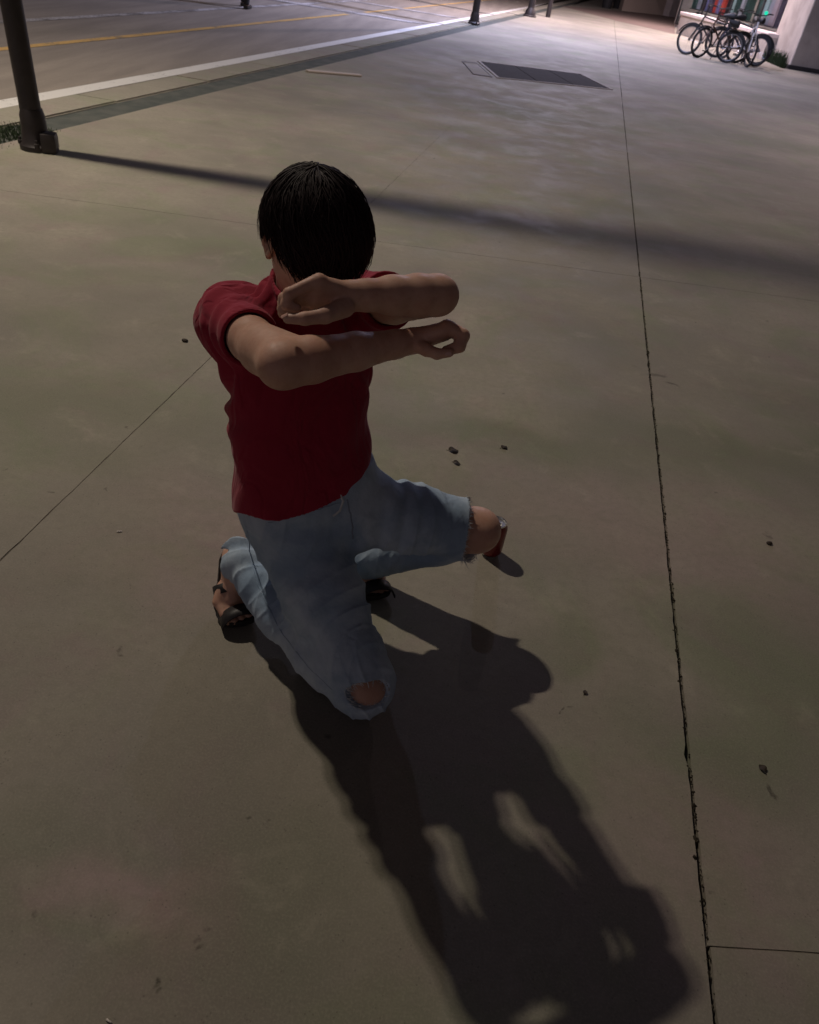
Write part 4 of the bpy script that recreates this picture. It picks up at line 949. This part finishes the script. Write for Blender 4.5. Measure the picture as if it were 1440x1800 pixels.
for i in range(nl):
    phi = rh.uniform(0, 2 * math.pi); start = abs(rh.normal()) * .9 if rh.random() < .75 else rh.uniform(0, 1.8)
    lift = rh.uniform(.93, 1.05) if rh.random() < .93 else rh.uniform(1.04, 1.09); wd = rh.uniform(.0006, .0022); P = []; ln = rh.uniform(.7, 1.5); swirl = rh.uniform(.10, .35); jit = rh.normal() * .22
    for k in range(8):
        th = start + (k / 7) * ln; ph = phi + swirl * (k / 7) + (.06 * math.sin(k + phi * 3) + jit * (k / 7) ** 2)
        dl = ax_c * math.cos(th) + (e1 * math.cos(ph) + e2 * math.sin(ph)) * math.sin(th)
        rr_ = 1 / np.linalg.norm(dl / W(.0925, .107, .102)); p = dl * rr_ * (lift + .012 * math.sin(k * .9 + phi * 7) + (.012 if k == 7 else 0))
        a_ = math.atan2(p[0], p[1])
        if p[2] < low_edge(np.array(a_)) + rh.normal() * .008 : break
        if np.linalg.norm(p / W(.079, .097, .094)) < 1: break
        P.append(hcen + HS * p[0] + HF * p[1] + HU * p[2])
    if len(P) < 3: continue
    P = np.array(P) - ro; n_ = len(P); base = len(V)
    for k in range(n_):
        t_ = P[min(k + 1, n_ - 1)] - P[max(k - 1, 0)]; t_ /= np.linalg.norm(t_); o_ = P[k] + ro - hcen; o_ = o_ - t_ * (o_ @ t_); o_ /= np.linalg.norm(o_); s_ = np.cross(t_, o_)
        w_ = wd * (1 - .88 * (k / (n_ - 1)) ** 2) * (.5 + .5 * min(1, k * .8 + .3))
        V += [P[k] + s_ * w_ - o_ * w_ * .4, P[k] + o_ * w_ * .5, P[k] - s_ * w_ - o_ * w_ * .4]
    for k in range(n_ - 1):
        a = base + 3 * k
        for j in range(3): Fc.append((a + j, a + (j + 1) % 3, a + 3 + (j + 1) % 3, a + 3 + j))
from_data('hair_locks', np.array(V), np.array(Fc), M_hair, hair)
# side lock in front of the far ear and brows
mb = MB()
for s_ in (-1, 1):
    for k in range(30 if s_ < 0 else 0):
        t0 = hcen + HS * s_ * (.084 + rh.normal() * .002) + HF * (.020 + rh.normal() * .007) - HU * .02
        L_ = (.085 if s_ < 0 else .040) * rh.uniform(.7, 1.0); mb.tube([t0 - ro, t0 - HU * L_ * .5 + HS * s_ * .004 + HF * .004 - ro, t0 - HU * L_ + HF * .012 + HS * s_ * .001 - ro], [.0022, .0018, .0004], 4)
    for k in range(26):
        t = k / 26; p = hc + HS * s_ * (.018 + .034 * t) + HU * (.022 + .004 * math.sin(t * 3)) + HF * (.0955 - .016 * t); mb.tube([p - ro, p + HS * s_ * .005 + HU * .002 - ro], [.0011, .0004], 3)
mb.build('loose_locks', M_hair, hair)
print('hair', round(time.time() - T0, 1))

# ---- sandals
def sandal(he, ba, to, la, label=None):
    la = la / np.linalg.norm(la); d = ba - he; d /= np.linalg.norm(d); nrm = np.cross(d, la); nrm /= np.linalg.norm(nrm)
    if nrm @ (W(0, 0, -1) + W(-.3, .5, 0)) < 0: nrm = -nrm
    off = nrm * .030; e = bpy.data.objects.new('sandal', None)
    P = [he - d * .035, he + d * .0, lerp(he, ba, .5), ba - d * .005, to + W(.006, -.006, 0), to + (to - ba) * .45]
    N = [nrm, nrm, nrm, nrm * .7 + W(0, 0, -1) * .5, W(0, 0, -1), W(0, 0, -1)]; Wd = [.018, .034, .034, .045, .044, .022]
    V, Fc = [], []; NS = 24; Pc = np.array(P); Nn = np.array([n_ / np.linalg.norm(n_) for n_ in N]); ts = np.linspace(0, 1, 6); th = .016
    for i in range(NS + 1):
        t = i / NS; p = W(*[np.interp(t, ts, Pc[:, q]) for q in range(3)]); n_ = W(*[np.interp(t, ts, Nn[:, q]) for q in range(3)]); n_ /= np.linalg.norm(n_); wd = np.interp(t, ts, Wd) * min(1, (math.sin(min(t, 1 - t) * 14 + .25) if min(t, 1 - t) < .1 else 1) + .05)
        c = p + n_ * .027
        if c[2] < .016: c[2] = .016
        for a, b in ((-1, 0), (-1.03, .5), (-1, 1), (1, 1), (1.03, .5), (1, 0)): q = c + la * a * wd + n_ * (b - .5) * th; q[2] = max(q[2], .001); V.append(q - ro)
    for i in range(NS):
        for k in range(6): a = i * 6; Fc.append((a + k, a + (k + 1) % 6, a + 6 + (k + 1) % 6, a + 6 + k))
    Fc.append(tuple(range(6))); Fc.append(tuple(NS * 6 + k for k in range(6))[::-1])
    so = from_data('sandal', V, Fc, M_black2, root, smooth=False)
    for t_, rr_ in ((.50, .038), (.80, .042)):
        p = W(*[np.interp(t_, ts, Pc[:, q]) for q in range(3)]); n_ = W(*[np.interp(t_, ts, Nn[:, q]) for q in range(3)]); n_ /= np.linalg.norm(n_); mb = MB(); Vv = []
        Vs_, Fs = [], []
        dl = np.cross(la, n_)
        for k in range(15):
            a = math.pi * k / 14; c = p + la * math.cos(a) * (rr_ + .006) - n_ * math.sin(a) * (rr_ - .002) + n_ * .012
            c[2] = max(c[2], .004)
            for s_, o_ in ((-1, 0), (1, 0), (1, 1), (-1, 1)):
                rad = la * math.cos(a) - n_ * math.sin(a); Vs_.append(c + dl * s_ * (.019 if t_ > .7 else .012) + rad * .003 * o_ - ro)
        for k in range(14):
            for j in range(4): a = k * 4; Fs.append((a + j, a + (j + 1) % 4, a + 4 + (j + 1) % 4, a + 4 + j))
        from_data('strap', Vs_, Fs, M_black2, so)
    return so
sandal(heR, baR, baR + W(.03, -.036, -.016), lat); sandal(heL, baL, baL + W(.026, -.036, -.016), latL)

# ------------------------------------------------------------ red drink can standing beyond the knee
M_red = mat('red can print', (.17, .005, .008), .35, metal=.2, coat=.4); M_al = mat('can aluminium', (.75, .74, .72), .3, metal=1.0)
g = NG(M_red)
cp = gd(861, 972)
can = empty('drink_can', (cp[0], cp[1], 0), 'red drink can with a silver top standing beyond the raised knee', 'can')
MB().lathe([(.026, .006), (.0325, .016), (.033, .020), (.033, .100), (.031, .107), (.0272, .1165)], n=32).build('can_body', M_red, can, True)
tp = MB().lathe([(0, .0015), (.022, .003), (.025, .0), (.026, .006)], n=32).build('can_bottom', M_al, can, True)
tp = MB().lathe([(.0272, .1165), (.0268, .1190), (.0262, .1205), (.0252, .1195), (.0235, .1165), (0, .1165)], n=32).build('can_top', M_al, can, True)
MB().ring((.004, 0, .1195), .0075, .0016, Matrix.Rotation(R(90), 3, 'X'), 20, 6).box((-.006, 0, .1192), (.012, .012, .0012), None, .0004).build('pull_tab', M_al, tp, True)

# ------------------------------------------------------------ small litter
M_dead = mat('dead leaf', (.035, .024, .014), .8); M_pale = mat('pale scrap', (.55, .5, .46), .7); M_stick = mat('pale strip', (.52, .44, .38), .8)
def leaf(p, s_, rz, label):
    V, Fc = [], []
    for i in range(9):
        t = i / 8; w_ = math.sin(math.pi * min(1, t * .92 + .06)) ** .8 * .38
        for j in (-1, -.5, 0, .5, 1): V.append((t - .5, j * w_, .05 + .22 * abs(j) ** 1.5 * w_ + .12 * math.sin(t * 5 + j)))
    for i in range(8):
        for j in range(4): a = i * 5 + j; Fc.append((a, a + 1, a + 6, a + 5))
    V = np.array(V) * s_; V[:, 2] -= V[:, 2].min() - .001; o = from_data('leaf', V, Fc, M_dead); o.location = (p[0], p[1], 0); o.rotation_euler = (0, 0, rz)
    tag(o, label, 'leaf')
    MB().tube([(-.5 * s_, 0, .001), (-.72 * s_, .04 * s_, .002)], [.0009, .0006], 4).build('stem', M_dead, o)
leaf(gd(797, 793), .036, .1, 'small dark dead leaf on the green stain right of the red shirt')
leaf(gd(803, 815), .026, -.3, 'curled dead leaf just below the bigger leaf on the green stain')
leaf(gd(886, 787), .026, .6, 'tiny dead leaf to the right of the pair on the green stain')
leaf(gd(1340, 1352), .022, 2.0, 'small dark leaf near the right edge of the sidewalk')
leaf(gd(1028, 1218), .015, 1.2, 'tiny dark crumb of leaf beside the knee shadow')
def pebble(p, s_, m, name, label, cat):
    b = bmesh.new(); bmesh.ops.create_icosphere(b, subdivisions=2, radius=s_)
    for v_ in b.verts: v_.co = Vector((v_.co.x * 1.3, v_.co.y, v_.co.z * .6)) * random.uniform(.85, 1.15); v_.co.z += s_ * .55
    me = bpy.data.meshes.new(name); b.to_mesh(me); b.free(); me.materials.append(m); o = bpy.data.objects.new(name, me); o.location = (p[0], p[1], 0); link(o); tag(o, label, cat)
pebble(gd(325, 600), .010, M_dead, 'pebble', 'dark pebble on the sidewalk left of the shoulder', 'pebble')
pebble(gd(1352, 956), .008, M_dead, 'pebble', 'dark pebble right of the long joint', 'pebble')
def scrap(p, L_, w_, rz, label, m=M_pale):
    V = [(-.5, -.5, .2), (0, -.5, .6), (.5, -.3, .15), (-.5, .5, .1), (0, .4, .5), (.5, .5, .4)]; V = [(x * L_, y_ * w_, z * .004 + .001) for x, y_, z in V]
    o = from_data('paper_scrap', V, [(0, 1, 4, 3), (1, 2, 5, 4)], m); md = o.modifiers.new('s', 'SOLIDIFY'); md.thickness = .0008; o.location = (p[0], p[1], 0); o.rotation_euler = (0, 0, rz); tag(o, label, 'scrap')
scrap(gd(210, 935), .014, .005, .2, 'tiny white scrap on the concrete left of the person')
scrap(gd(192, 1796), .012, .003, -.4, 'tiny white scrap at the bottom edge left')
s0, s1 = gd(540, 126), gd(634, 134); o = MB().box((0, 0, .012), (float(np.linalg.norm(s1 - s0)), .10, .016), None, .004).build('wooden_strip', M_stick); c = (s0 + s1) / 2
o.location = (c[0], c[1], 0); o.rotation_euler = (0, 0, math.atan2(s1[1] - s0[1], s1[0] - s0[0])); tag(o, 'pale flat wooden strip lying on the sidewalk near the kerb', 'board')
print('done', round(time.time() - T0, 1))
